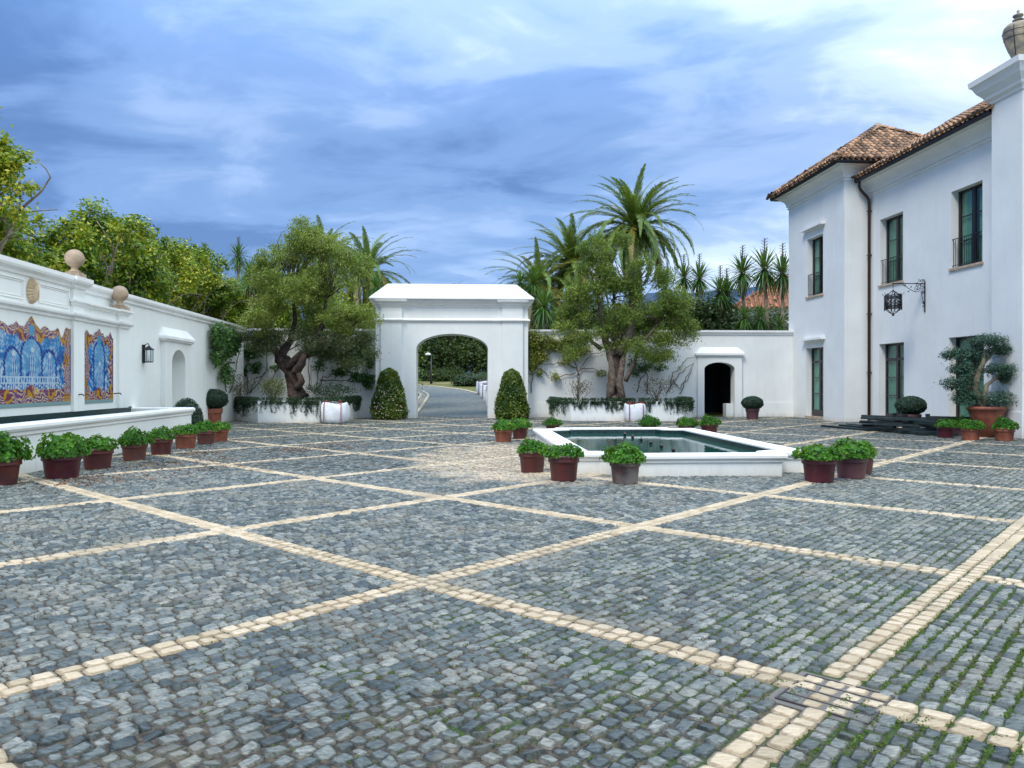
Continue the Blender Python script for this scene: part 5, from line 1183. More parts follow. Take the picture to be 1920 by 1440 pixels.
# ---- olive trees
def olive(label, trunk, blobs, lowblobs, Y0, n, matn, barkn, trad, limbs, nlow=0, flute=.22):
    k = Y0 / F; x0, y0, z0 = at(*trunk[0], Y0)
    t = thing('olive_tree', label, 'tree', 0, x0, Y0, .7)
    B = []
    for q in blobs:
        px, py, rx, ry = q[:4]; dy = q[4] if len(q) > 4 else rnd.uniform(-.8, .8); x, y, z = at(px, py, Y0 + dy); B.append((x, y, z, rx * k, min(1.6, rx * k), ry * k))
    b = MB(); pts = [at(px, py, Y0 + .05 * i) for i, (px, py) in enumerate(trunk)]
    # finer centre line
    pp = []; rr2 = []
    for i in range(len(pts) - 1):
        for j in range(4): pp.append(Vector(pts[i]).lerp(Vector(pts[i + 1]), j / 4)); rr2.append(trad[i] + (trad[i + 1] - trad[i]) * j / 4)
    pp.append(Vector(pts[-1])); rr2.append(trad[-1])
    b.tube(pp, rr2, 22, .10, flute); 
    for q, rs in limbs:
        pts2 = [Vector(at(px, py, Y0 + dy)) for px, py, dy in q]; fine = []; rf_ = []
        for i in range(len(pts2) - 1):
            for j in range(3): fine.append(pts2[i].lerp(pts2[i + 1], j / 3)); rf_.append(rs[0] + (rs[1] - rs[0]) * (i * 3 + j) / (3 * (len(pts2) - 1)))
        fine.append(pts2[-1]); rf_.append(rs[1]); b.tube(fine, rf_, 10, .12, .12)
    b.build('trunk', M[barkn], t)
    b = MB()
    ends = [Vector(at(*q[-1][:2], Y0 + q[-1][2])) for q, _ in limbs] + [Vector(pts[-1])]
    P, od, cc = blob_points(lumpy(B, 7, .42, .8), n, clump=.13, per=26, hollow=.35)
    for c in cc[rng.choice(len(cc), min(len(cc), 170), replace=False)]:
        c = Vector(c); e = min(ends, key=lambda q: (q - c).length + (1.5 if q.z > c.z + .3 else 0)); tree_branches(b, e, [c], .035, .006, 4, .12, 5)
    b.build('branches', M['bark'], t)
    V, Fq = leaf_mesh(P, .095, .38, .1, .45, droop=.2); np_obj('crown', (V, Fq), M[matn], t)
    if lowblobs:
        B2 = [];
        for px, py, rx, ry in lowblobs: x, y, z = at(px, py, Y0 - .3); B2.append((x, y, z, rx * k, .6, ry * k))
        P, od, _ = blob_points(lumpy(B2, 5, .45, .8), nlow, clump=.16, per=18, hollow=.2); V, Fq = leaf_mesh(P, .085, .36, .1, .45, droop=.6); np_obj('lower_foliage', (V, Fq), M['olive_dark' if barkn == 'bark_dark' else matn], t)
olive('broad olive tree with a dark leaning trunk in the left planter',
      [(560, 748), (556, 735), (552, 715), (543, 695), (531, 676), (524, 664)],
      [(552, 452, 45, 40), (600, 452, 34, 30), (512, 480, 44, 42), (610, 490, 60, 42), (555, 530, 70, 50), (482, 530, 38, 48), (655, 510, 34, 34), (690, 495, 14, 18), (620, 560, 60, 35), (500, 575, 42, 30), (640, 598, 62, 30), (687, 600, 24, 34), (560, 600, 60, 30), (485, 610, 38, 26)],
      [(475, 640, 30, 22), (520, 640, 38, 22), (575, 640, 40, 26), (630, 640, 42, 24), (680, 645, 26, 26), (600, 665, 30, 18), (655, 672, 30, 16)], 32.6, 70000, 'olive', 'bark_dark', [.38, .31, .28, .29, .29, .2],
      [([(531, 680, 0), (515, 655, .2), (500, 630, .3), (492, 590, .3)], (.18, .06)), ([(540, 690, 0), (560, 668, -.2), (585, 650, -.3), (605, 610, -.2), (612, 560, 0)], (.22, .06)), ([(528, 668, 0), (545, 640, .3), (553, 600, .3), (548, 540, .2)], (.17, .05)), ([(560, 672, -.2), (610, 655, -.2), (650, 625, 0), (672, 600, 0)], (.13, .04)), ([(552, 700, -.3), (566, 680, -.45), (572, 663, -.45)], (.20, .12)), ([(556, 728, -.3), (566, 715, -.45), (560, 700, -.4)], (.16, .11))], 26000)
olive('tall olive tree with a pale twisted trunk in the right planter',
      [(1152, 750), (1154, 738), (1155, 715), (1154, 690), (1156, 665), (1158, 650)],
      [(1115, 450, 22, 20), (1160, 455, 26, 18), (1095, 485, 32, 30), (1145, 495, 40, 30), (1200, 500, 26, 26), (1080, 535, 32, 32), (1130, 548, 44, 36), (1190, 550, 38, 38), (1242, 515, 24, 28), (1270, 560, 28, 28), (1085, 590, 38, 32), (1150, 605, 50, 34), (1215, 600, 48, 36), (1275, 602, 30, 28), (1245, 570, 30, 30), (1062, 615, 26, 20)],
      [(1110, 640, 42, 20), (1200, 645, 46, 20), (1255, 645, 34, 26), (1240, 672, 26, 16), (1075, 650, 22, 20), (1293, 628, 14, 14), (1225, 660, 40, 20)], 33.4, 60000, 'olive', 'bark', [.45, .36, .31, .29, .26, .2],
      [([(1150, 668, 0), (1135, 640, .1), (1128, 600, .1), (1122, 555, 0)], (.20, .07)), ([(1160, 665, -.1), (1180, 630, -.2), (1186, 590, -.2), (1182, 540, -.1)], (.22, .08)), ([(1172, 715, -.3), (1184, 690, -.3), (1196, 660, -.3), (1215, 630, -.2), (1240, 600, 0)], (.10, .04)), ([(1155, 655, .1), (1155, 610, .1), (1150, 560, .1)], (.18, .07)), ([(1128, 655, .2), (1108, 640, .2), (1090, 600, 0)], (.10, .04)), ([(1142, 748, -.35), (1150, 715, -.42), (1146, 680, -.3), (1140, 655, 0)], (.15, .12)), ([(1166, 748, -.35), (1160, 715, -.42), (1166, 690, -.3), (1170, 655, 0)], (.15, .12))], 14000)
# ---- climbers on the walls
def climber(label, stems, leaves, matn, off=.10, size=.13, leftwall=False):
    def pt(px, py, o_):
        d = np.array([(px - 960) / F, 1.0, (718 - py) / F])
        if leftwall: n_ = np.array([math.cos(PH), math.sin(PH)]); D = LX + o_
        else: n_ = np.array([-math.sin(TH), math.cos(TH)]); D = CW - o_
        s_ = D / (n_ @ d[:2]); return Vector((d[0] * s_, d[1] * s_, EYE + d[2] * s_))
    b = MB(); root = pt(*stems[0][0], .15)
    t = thing('wall_climber', label, 'climber', 0, root.x, root.y, .8)
    for st in stems:
        pts = []; 
        for i in range(len(st) - 1):
            a, q = pt(*st[i], .06 + .05 * rnd.random()), pt(*st[i + 1], .06 + .05 * rnd.random())
            for j in range(4): pts.append(a.lerp(q, j / 4) + Vector((rnd.gauss(0, .03), 0, rnd.gauss(0, .03))))
        pts.append(pt(*st[-1], .08)); n_ = len(pts); b.tube(pts, [.028 * (1 - .7 * i / n_) for i in range(n_)], 5, .1)
    b.build('stems', M['vine'], t)
    P = []
    for (px, py, rx, ry, n_) in leaves:
        for k in range(int(n_ * 2.5)):
            cx_, cy_ = px + rnd.gauss(0, .45) * rx, py + rnd.gauss(0, .45) * ry; c = pt(cx_, cy_, rnd.uniform(.06, .35))
            for j in range(6): P.append((c.x + rnd.gauss(0, .07), c.y + rnd.gauss(0, .05), c.z + rnd.gauss(0, .07)))
    nr_ = -math.cos(TH); V, Fq = leaf_mesh(P, size, .6, .15, .4, out=np.tile(np.array([.0, -.5, .0]) if not leftwall else np.array([.5, -.2, 0]), (len(P), 1)), droop=.3); np_obj('leaves', (V, Fq), M[matn], t)
climber('dense dark climber hanging over the corner of the left wall', [[(425, 735), (420, 690), (412, 650), (408, 615)], [(430, 735), (445, 680), (452, 640)]],
        [(410, 620, 9, 9, 70), (418, 632, 15, 14, 110), (425, 650, 20, 18, 130), (410, 668, 8, 16, 70), (440, 640, 10, 16, 60), (412, 640, 8, 14, 60), (432, 628, 14, 10, 40), (425, 700, 12, 20, 30)], 'climber', leftwall=True)
climber('sparse climber with bare stems left of the leaning olive trunk', [[(466, 740), (462, 700), (468, 670), (480, 655), (485, 640)], [(470, 738), (490, 710), (500, 690), (503, 650)], [(468, 735), (478, 712), (496, 700), (502, 680)], [(498, 730), (520, 690), (530, 670)]],
        [(450, 694, 12, 8, 16), (470, 660, 25, 16, 34), (478, 690, 12, 8, 14), (498, 640, 30, 12, 34), (515, 690, 12, 6, 6)], 'climber')
climber('climber with arching leafy stems between the leaning olive and the gateway', [[(590, 740), (596, 700), (600, 668), (602, 640)], [(594, 735), (606, 706), (618, 707), (630, 695), (662, 680), (680, 668), (692, 655)], [(600, 712), (650, 712), (680, 718)], [(583, 730), (578, 690), (580, 660)], [(650, 700), (646, 660), (650, 640)]],
        [(650, 668, 22, 12, 34), (680, 660, 16, 16, 34), (640, 697, 14, 8, 24), (670, 706, 14, 8, 26), (688, 712, 10, 8, 20), (690, 722, 6, 6, 9), (615, 660, 20, 12, 26), (692, 680, 6, 14, 14), (660, 642, 30, 8, 26), (600, 685, 10, 10, 10)], 'climber')
climber('yellow green climber in the corner beside the gateway right pier', [[(996, 735), (998, 700), (1000, 660), (1004, 630)], [(1000, 700), (1020, 672), (1045, 650), (1070, 640)], [(1010, 690), (1022, 700), (1030, 705)]],
        [(1000, 640, 12, 22, 90), (996, 680, 9, 18, 60), (1020, 640, 26, 14, 60), (1010, 665, 16, 18, 50), (1045, 650, 26, 12, 36), (1065, 640, 24, 12, 34), (1012, 700, 6, 4, 6)], 'climber_yellow', size=.10)
climber('young espaliered climber on the wall left of the twisted olive trunk', [[(1083, 735), (1083, 705), (1088, 690), (1100, 672), (1120, 662), (1130, 660)], [(1084, 705), (1080, 680), (1068, 660), (1062, 640)], [(1090, 692), (1110, 690), (1128, 700)], [(1078, 700), (1050, 706), (1042, 712)], [(1080, 690), (1045, 680), (1020, 684)]],
        [(1072, 660, 22, 16, 44), (1092, 655, 18, 12, 26), (1060, 675, 14, 10, 14), (1040, 706, 6, 6, 9), (1080, 630, 24, 10, 26), (1128, 700, 8, 6, 8)], 'climber_yellow', size=.09)
climber('dark sparse climber on the wall right of the twisted olive trunk', [[(1212, 740), (1214, 710), (1212, 688), (1205, 672)], [(1213, 700), (1190, 690), (1182, 675)], [(1196, 735), (1200, 712), (1212, 700)]],
        [(1190, 680, 10, 8, 12), (1212, 688, 18, 8, 18), (1240, 690, 14, 6, 10), (1190, 700, 8, 6, 8), (1225, 668, 16, 8, 12)], 'climber', size=.10)
climber('nearly bare grey climber stems reaching the door hood on the right', [[(1250, 735), (1270, 705), (1285, 690), (1302, 682)], [(1262, 715), (1275, 730), (1290, 700), (1300, 680)], [(1256, 725), (1262, 700), (1290, 672), (1302, 670)], [(1275, 740), (1285, 720), (1298, 690)]],
        [(1262, 712, 8, 5, 4), (1280, 690, 8, 6, 3)], 'shrub_brown', size=.06)
# ---- white builders' bags
def big_bag(X, Y, w, h, label, strap='strap', load='litter', seed=1, rot=0., group='white bulk bags'):
    r2 = random.Random(seed); t = thing('bulk_bag', label, 'bag', rot, *ifr(rot, X, Y), 0, group); cx_, cy_ = ifr(rot, X, Y)
    b = MB(); vs = []; n_ = 28; lv = [0, .06, .25, .5, .75, .92, 1.0, .97]; ex_ = [.42, .47, .515, .53, .52, .49, .455, .43]
    for i, (l_, e_) in enumerate(zip(lv, ex_)):
        for k in range(n_):
            a = 2 * math.pi * k / n_; q = (abs(math.cos(a)) ** 4 + abs(math.sin(a)) ** 4) ** -.25
            rr2 = w * e_ * q * (1 + .03 * math.sin(a * 5 + i * 1.3 + seed) + r2.uniform(-.012, .012)); vs.append((cx_ + rr2 * math.cos(a), cy_ + rr2 * math.sin(a), l_ * h * (1 + (.04 * math.sin(a * 3 + seed) if i > 4 else 0)) + .01))
    fs = [(i * n_ + k, i * n_ + (k + 1) % n_, (i + 1) * n_ + (k + 1) % n_, (i + 1) * n_ + k) for i in range(len(lv) - 1) for k in range(n_)]
    b.add(vs, fs + [tuple(range(n_))[::-1]], True); b.build('sack', M['bag'], t)
    for sx_ in (-1, 1):
        b = MB(); x = cx_ + sx_ * w * .34; yf = cy_ - w * .53
        b.tube([(x, yf, .05), (x, yf - .015, h * .5), (x * 1.0, yf + .02, h * .95), (x - sx_ * .02, yf + .10, h * 1.06), (x - sx_ * .10, yf + .22, h * 1.12), (x - sx_ * .17, yf + .2, h * 1.04)], .016, 6); b.build('strap', M[strap], t)
    P, od, _ = blob_points([(cx_, cy_, h * .9, w * .42, w * .42, h * .14)], 700, clump=.08, per=5, hollow=.1)
    V, Fq = leaf_mesh(P, .11, .25, .1, .5); kind(np_obj('garden_waste', (V, Fq), M[load], t), 'stuff')
    return t
big_bag(-7.05, 30.75, 1.0, .80, 'white bulk bag with red straps standing against the left planter', seed=2, load='rosemary')
x_, y_ = G(1193, 791); big_bag(x_, y_ + .4, .84, .72, 'white bulk bag with red straps standing against the right planter', seed=5, load='litter')
for i, (px, py) in enumerate([(919, 774), (911, 764), (906, 755), (900, 747), (893, 740)]):
    X, Y, Z = GS(px, py); 
    b_ = big_bag(X + .5, Y, .95, .9, ['nearest', 'second', 'third', 'fourth', 'farthest'][i] + ' white bag of pink prunings beyond the gateway', 'strap_grey', 'prunings', 20 + i, group='white bags of prunings beside the drive')
    b_.location.z = Z - .03
# ============================================================ BEYOND THE GATE
lw = MB(); 
def sheet(pxs, lift, name, m_):
    b = MB(); b.add([GS(px, py, lift) for px, py in pxs], [tuple(range(len(pxs)))]); return kind(b.build(name, m_), 'structure')
k_ = 2.36 / 37.8
b = MB(); b.add([(-30, 37.25, -.04), (30, 37.25, -.04), (30, 66, -.04 + 28.75 * k_), (-30, 66, -.04 + 28.75 * k_)], [(0, 1, 2, 3)]); kind(b.build('lawn', M['lawn']), 'structure')
far = [(700, 715.9), (760, 719.5), (781, 722), (800, 723.2), (820, 724.8), (840, 727.4), (854, 729), (872, 732), (890, 736.5), (930, 747), (980, 762)]
near = [(781, 775), (788, 765), (795, 756), (801, 748), (803, 743), (802.5, 740), (800, 738), (792, 734), (780, 731.6), (760, 730), (700, 727)]
yG = fr(TH, 1.3, 37.0)
road = [(*fr(TH, -2.35, 36.1), 0)]
P_ = [GS(px, py, .03) for px, py in far]; Q_ = [GS(px, py, .03) for px, py in near]
b = MB(); 
lp = fr(TH, -2.6, 36.5); rp = fr(TH, 4.2, 36.5)
b.add([(lp[0], lp[1], -.02), (rp[0], rp[1], -.02)] + [tuple(p) for p in P_[::-1]] + [tuple(p) for p in Q_[::-1]], [tuple(range(2 + len(P_) + len(Q_)))])
kind(b.build('drive', M['road']), 'structure')
b = MB(); b.add([(*fr(TH, -2.3, 35.3), -.018), (*fr(TH, 1.2, 35.3), -.018), (*fr(TH, 1.6, 37.3), -.012), (*fr(TH, -2.6, 37.3), -.012)], [(0, 1, 2, 3)]); kind(b.build('gate_paving', M['road']), 'structure')
inn = [(779, 753.5), (784, 748), (788, 743.5), (788.8, 741), (787, 738.6), (780.5, 736.2), (760, 734), (700, 731)]
outp = [(779, 777.5), (795, 756), (803, 743), (802.5, 740.5), (800, 738), (792, 734), (775, 731.4), (700, 727)]
b = MB(); A_ = [GS(px, py, .06) for px, py in inn]; B_ = [GS(px, py, .06) for px, py in outp]; n_ = len(A_)
b.add([tuple(p) for p in A_] + [tuple(p) for p in B_], [(i, i + 1, n_ + i + 1, n_ + i) for i in range(n_ - 1)]); kind(b.build('path', M['path']), 'structure')
def kerb(pts, w=.07):
    b = MB(); vs = []
    for i, p in enumerate(pts):
        q0 = Vector(pts[max(0, i - 1)]); q1 = Vector(pts[min(len(pts) - 1, i + 1)]); d = (q1 - q0); d.z = 0; d.normalize(); s_ = Vector((d.y, -d.x, 0)) * w
        for o_, h_ in ((-1, -.05), (-1, .05), (1, .05), (1, -.05)): vs.append(Vector(p) + s_ * o_ + Vector((0, 0, h_)))
    n_ = len(pts); b.add(vs, [(i * 4 + j, i * 4 + 4 + j, i * 4 + 4 + (j + 1) % 4, i * 4 + (j + 1) % 4) for i in range(n_ - 1) for j in range(4)]); kind(b.build('kerb', M['kerb']), 'structure')
kerb(A_); kerb(B_); kerb(P_, .12)
kerb([GS(px, 718.6, .03) for px in (740, 800, 860, 900)], .12)
# hedges
def hedge(px, py, rx, ry, Y, label, matn='hedge', n=7000, depth=1.2, size=.14, name='hedge', cat='hedge'):
    x, y, z = at(px, py, Y); k = Y / F
    t = thing(name, label, cat, 0, x, Y, max(0, slope_z(Y)))
    P, od, _ = blob_points([(x, Y, z, rx * k, depth, ry * k)], n, clump=.16, per=16, hollow=.8)
    b = MB(); b.lathe([(.9 * math.sin(math.pi * q / 10) + .01, -ry * k * .9 * math.cos(math.pi * q / 10)) for q in range(11)], (0, 0, 0), 16, sx=rx * k, sy=depth)
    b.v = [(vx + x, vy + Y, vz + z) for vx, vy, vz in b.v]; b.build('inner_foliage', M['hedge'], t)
    V, Fq = leaf_mesh(P, size, .6, .2, .4, out=od * .6); np_obj('foliage', (V, Fq), M[matn], t)
hedge(793, 708, 17, 12, 67, 'dark round hedge left of the drive lamp')
hedge(829, 707, 24, 13, 66.5, 'olive green hedge right of the drive lamp', 'wood_leaf')
hedge(852, 703, 18, 13, 68, 'rounded hedge in the middle of the gateway view', 'wood_leaf')
hedge(886, 715, 34, 12, 60, 'low dark hedge behind the bags of prunings')
hedge(930, 712, 30, 15, 64, 'dark hedge hidden behind the right gate pier')
# drive lamp
X, Y, Z = GS(808.5, 720); 
t = thing('drive_lamp', 'black lamp post with a white head beyond the gateway', 'street lamp', 0, X, Y, Z)
k = Y / F; zt = EYE + (718 - 665) * k
b = MB(); b.tube([(X, Y, Z - .1), (X, Y, Z + .4), (X, Y, zt)], [.13, .08, .06], 8); b.tube([(X, Y, zt - .1), (X - .12, Y, zt + .02), (X - .2, Y, zt)], .03, 6); b.build('post', M['iron'], t)
b = MB(); b.lathe([(.20, 0), (.28, .05), (.17, .17), (.05, .22)], (X - .26, Y, zt - .06), 12); b.build('lamp_head', M['lamp_white'], t)
# wood beyond
def wood_tree(X, Y, h, r, label, matn='wood_leaf', n=9000, z0=None, name='garden_tree', size=.24, low=.2):
    z0 = slope_z(Y) if z0 is None else z0
    t = thing(name, label, 'tree', 0, X, Y, z0, 'dark trees in the garden beyond the back wall')
    b = MB(); b.tube([(X, Y, z0), (X + .1, Y, z0 + h * .4), (X, Y, z0 + h * .75)], [.22, .15, .06], 8, .1); 
    tips = [(X + rnd.gauss(0, .4) * r, Y + rnd.gauss(0, .4) * r, z0 + h * rnd.uniform(.5, .9)) for _ in range(9)]; tree_branches(b, (X + .1, Y, z0 + h * .35), tips, .09, .02, 5); b.build('trunk', M['bark'], t)
    B = [(X + rnd.gauss(0, .35) * r, Y + rnd.gauss(0, .3) * r, z0 + h * (low + (1 - low) * rnd.uniform(.1, .85)), r * rnd.uniform(.4, .65), r * .55, h * rnd.uniform(.14, .22)) for _ in range(11)]
    P, od, _ = blob_points(B, n, clump=.34, per=18, hollow=.4); V, Fq = leaf_mesh(P, size, .6, .3, .4, out=od * .4); np_obj('crown', (V, Fq), M[matn], t)
    return t
for (X, Y, h, r, lb) in [(-9.5, 72, 7.2, 3.4, 'dark tree at the left of the arch view, behind the lamp'), (-6.6, 70, 6.6, 3.0, 'olive tinted tree seen through the arch just right of the lamp'), (-3.6, 72, 7.0, 3.4, 'green tree in the middle of the arch view'), (-1.0, 70, 6.6, 3.0, 'dark tree at the right of the arch view'),
        (1.6, 73, 6.8, 3.2, 'dark tree behind the right pier of the gateway'), (-8., 80, 8.2, 3.6, 'farthest tree at the left of the arch view'), (-5, 82, 8.0, 4.2, 'farthest tree in the middle of the arch view'), (-2., 80, 8.0, 4.2, 'farthest tree at the right of the arch view'), (1.0, 82, 8., 4., 'far tree behind the right side of the gateway roof'),
        (4.2, 72, 8, 3.5, 'far tree behind the low arching palm'), (-12.5, 72, 8, 3.4, 'far tree behind the left gateway pier'), (-15.5, 68, 8, 3.4, 'far tree behind the left palm trunk')]:
    wood_tree(X, Y, h, r, lb, n=6500, low=.05)
for (X, Y, h, r, lb) in [(2.4, 43, 5.4, 1.8, 'dark bush above the wall right beside the gateway'), (4.6, 42, 5.8, 2.0, 'dark bush above the wall behind the climbers'), (7.2, 43, 5.8, 2.2, 'dark bush behind the trunk of the tall olive'), (9.4, 41, 5.6, 2.0, 'dark bush behind the right edge of the olive crown'), (11.2, 41.5, 5.5, 1.9, 'dark bush above the arched door'),
        (12.4, 43.5, 5.6, 1.9, 'dark bush behind the two headed yucca'), (13.5, 42, 5.3, 1.9, 'dark bush below the orange roof'), (15.0, 43.5, 5.4, 1.9, 'dark bush beside the house tower')]:
    wood_tree(X, Y, h, r, lb, 'hedge', n=12000, z0=.1, size=.20, low=.45)
for (X, Y, h, r, lb) in [(-11.6, 40, 7.4, 2.0, 'leafy tree behind the wall corner, left of the olive crown'), (-9.4, 40.5, 7.0, 2.2, 'leafy tree behind the left half of the olive crown'), (-7.0, 41, 6.2, 2.0, 'leafy tree behind the right half of the olive crown'), (-6.0, 40.5, 5.0, 1.2, 'low leafy tree left of the gateway roof')]:
    wood_tree(X, Y, h, r, lb, 'ficus', n=6000, z0=.1, size=.15, low=.3)
kind(np_obj('undergrowth', leaf_mesh(blob_points([(-3, 68, 3, 16, 1.5, 2.3), (-4, 86, 5, 22, 2, 4)], 14000, clump=.5, per=14, hollow=.3)[0], .3, .6, .2), M['wood_leaf']), 'stuff')
# ---- fig trees along the left wall
def fig_tree(yw, off, h, r, label, seed, n=25000):
    r2 = random.Random(seed); x, y = fr(PH, LX - off, yw)
    t = thing('fig_tree', label, 'tree', 0, x, y, 0, 'fig trees behind the left wall')
    b = MB(); tips = []
    for k in range(8):
        a = r2.uniform(0, 6.28); q = r2.uniform(.3, .9) * r; base = (x + .25 * math.cos(a), y + .25 * math.sin(a), r2.uniform(0, .4))
        mid_ = (x + q * .45 * math.cos(a), y + q * .45 * math.sin(a), h * .5); tip = (x + q * math.cos(a), y + q * math.sin(a), h * r2.uniform(.66, .92)); tips.append(tip)
        pts = []; sd_ = Vector((r2.gauss(0, .12), r2.gauss(0, .12), 0))
        for j in range(8):
            u_ = j / 7; p = Vector(base).lerp(Vector(mid_), min(1, u_ * 2)) if u_ < .5 else Vector(mid_).lerp(Vector(tip), u_ * 2 - 1); pts.append(p + sd_ * math.sin(u_ * 9))
        b.tube(pts, [.075 - .055 * j / 7 for j in range(8)], 7, .08)
        for m_ in range(4):
            p = pts[3 + m_ % 4]; tree_branches(b, p, [p + Vector((r2.gauss(0, .6), r2.gauss(0, .6), r2.uniform(.4, 1.2)))], .035, .012, 5, .1, 4)
    b.build('trunk', M['bark_pale'], t)
    B = [(tp[0], tp[1], tp[2] + r2.uniform(-.1, .35), r * r2.uniform(.34, .48), r * r2.uniform(.34, .48), h * r2.uniform(.08, .12)) for tp in tips]
    B += [(x + r2.gauss(0, .4) * r, y + r2.gauss(0, .4) * r, h * r2.uniform(.45, .8), r * .42, r * .42, h * .10) for _ in range(7)]
    B += [(x + r2.gauss(0, .45) * r, y + r2.gauss(0, .45) * r, h * r2.uniform(.30, .5), r * .36, r * .36, h * .07) for _ in range(4)]
    P, od, _ = blob_points(lumpy(B, 4, .55, .7), n, clump=.13, per=34, hollow=.6); lx_ = P[:, 0] * math.cos(PH) + P[:, 1] * math.sin(PH); kp = (lx_ < LX - .55) | (P[:, 2] > 4.6); P = P[kp]; od = od[kp]; V, Fq = leaf_mesh(P, .13, .55, .3, .35, out=od * .6, droop=.2); np_obj('crown', (V, Fq), M['ficus'], t)
fl = ['tall fig tree cut by the left edge of the photo', 'fig tree with bare forked branches showing above the left wall near the picture edge', 'fig tree behind the wall between the big tree and the first stone ball', 'fig tree with pale leaning stems right behind the first stone ball', 'dense fig tree behind the second stone ball', 'rounded yellowish fig tree above the wall lantern', 'fig tree with many pale stems above the niche', 'fig tree left of the corner climbers', 'last fig tree of the row, behind the wall corner', 'fig tree beyond the corner, next to the olive']
for i, (yw, off, h, r) in enumerate([(19.3, 2.0, 8.2, 1.1), (21.9, 2.9, 6.5, 1.4), (24.6, 2.4, 7.1, 1.7), (27.2, 2.4, 7.3, 1.8), (30.2, 2.6, 7.5, 1.9), (33.4, 2.6, 7.4, 1.9), (36.6, 2.4, 7.9, 1.9), (39.4, 2.0, 7.6, 1.8), (42.2, 1.8, 8.3, 1.9), (45.5, 1.4, 8.0, 1.8)]):
    fig_tree(yw, off, h, r, fl[i], 40 + i)
P = []
for yw in np.arange(18, 48, 1.6): x, y = fr(PH, LX - 4.6, yw); P.append((x, y, 3.1, 1.3, 1.3, 2.6))
kind(np_obj('hedge_undergrowth', leaf_mesh(blob_points(P, 26000, clump=.3, per=14, hollow=.2)[0], .2, .6, .2), M['hedge']), 'stuff')
# ---- palms
def frond_mesh(seed, L_, up0, curve, n=48, lw=.44, matn='palm'):
    r2 = np.random.default_rng(seed); V = []; Fq = []; pos = np.zeros(3); ang = up0; seg = L_ / n; pts = []
    for i in range(n + 1): pts.append(pos.copy()); pos = pos + seg * np.array([math.cos(ang), 0, math.sin(ang)]); ang -= curve / n * (1 + i / n)
    for i in range(n):   # rachis, a thin three sided rod
        w = .03 * (1 - i / n) + .006; a, q = pts[i], pts[i + 1]; b0 = len(V)
        V += [a + (0, w, 0), a - (0, w, 0), a + (0, 0, w), q + (0, w * .9, 0), q - (0, w * .9, 0), q + (0, 0, w * .9)]
        Fq += [(b0, b0 + 1, b0 + 4, b0 + 3), (b0 + 1, b0 + 2, b0 + 5, b0 + 4), (b0 + 2, b0, b0 + 3, b0 + 5)]
    for i in range(5, n):
        t_ = i / n; d = pts[min(i + 1, n)] - pts[i]; d /= np.linalg.norm(d); nrm = np.array([-d[2], 0, d[0]]); ll = lw * math.sin(math.pi * min(1, t_ * .9 + .12)) ** .5 * (1.15 - .6 * t_) * r2.uniform(.8, 1.15)
        for sg in (-1, 1):
            for dup_ in (0, .5):
                o0 = pts[i] + d * seg * dup_; ld = d * r2.uniform(.75, 1.1) + np.array([0, sg, 0]) * .75 + nrm * r2.uniform(-.05, .5) - np.array([0, 0, .30]); ld /= np.linalg.norm(ld)
                wd = np.cross(ld, nrm); wd /= np.linalg.norm(wd); w = .018; b0 = len(V)
                V += [o0 - wd * w * .5, o0 + wd * w * .5, o0 + ld * ll * .6 + wd * w, o0 + ld * ll - np.array([0, 0, .05 * ll]), o0 + ld * ll * .6 - wd * w]
                Fq += [(b0, b0 + 1, b0 + 2, b0 + 4), (b0 + 4, b0 + 2, b0 + 3, b0 + 3)]
    quads = np.array([f for f in Fq if f[2] != f[3]]); tris = np.array([f[:3] for f in Fq if f[2] == f[3]])
    me = mesh_np('frond', np.array(V), [quads, tris]); me.materials.append(M[matn]); return me
FR = {}
for nm, mt in (('g', 'palm'), ('y', 'palm_yellow')):
    FR[nm] = [frond_mesh(1, 3.7, 0, .85, matn=mt), frond_mesh(2, 3.9, 0, 1.35, matn=mt), frond_mesh(3, 3.8, 0, 1.75, matn=mt)]
def palm(px, py, Y, sc, label, n=80, ground=0., yel=.12, trunk_r=.28, seed=0):
    r2 = random.Random(seed); x, y, z = at(px, py, Y)
    t = thing('palm_tree', label, 'palm', 0, x, Y, ground, 'date palms beyond the back wall')
    b = MB(); pts = []; h = z - ground
    m_ = 26
    for i in range(m_ + 1): pts.append((x, Y, ground + h * i / m_ - .1))
    b.tube(pts, [trunk_r * (1.15 - .2 * i / m_) * (1 + .12 * (i % 2)) for i in range(m_ + 1)], 12, .1); b.lathe([(trunk_r, -.9), (trunk_r * 1.5, -.45), (trunk_r * 1.35, 0), (.1, .25)], (x, Y, z), 12); b.build('trunk', M['bark_palm'], t)
    for k in range(n):
        u_ = (k + .5) / n; el = R(80 - 112 * u_ ** .95) + r2.gauss(0, .16 if k < 8 else .10); az = k * 2.39996 + r2.gauss(0, .15)
        me = FR['y' if (u_ > .6 and r2.random() < yel * 3) or r2.random() < yel * .4 else 'g'][0 if u_ < .35 else (1 if u_ < .8 else 2) if r2.random() < .75 else 1]
        o = bpy.data.objects.new('frond', me); C.objects.link(o); o.parent = t; o.location = (0, 0, z - ground); o.rotation_mode = 'XYZ'
        o.rotation_euler = (r2.gauss(0, .15), -el, az); s_ = sc * r2.uniform(.85, 1.08) * (.92 if u_ < .2 else 1.); o.scale = (s_, s_, s_)
palm(1190, 428, 45, 1.24, 'tallest date palm rising above the twisted olive tree', 92, seed=1)
palm(1072, 500, 46, 1.16, 'date palm left of the tallest one, its crown above the olive', 74, seed=2)
palm(1008, 535, 44, 1.08, 'low arching date palm right behind the gateway', 60, seed=3, yel=.35)
palm(606, 482, 47, 1.0, 'date palm whose crown tops the left olive tree', 60, seed=4)
palm(690, 512, 45, 1.02, 'date palm between the left olive and the gateway', 60, seed=5, yel=.2)
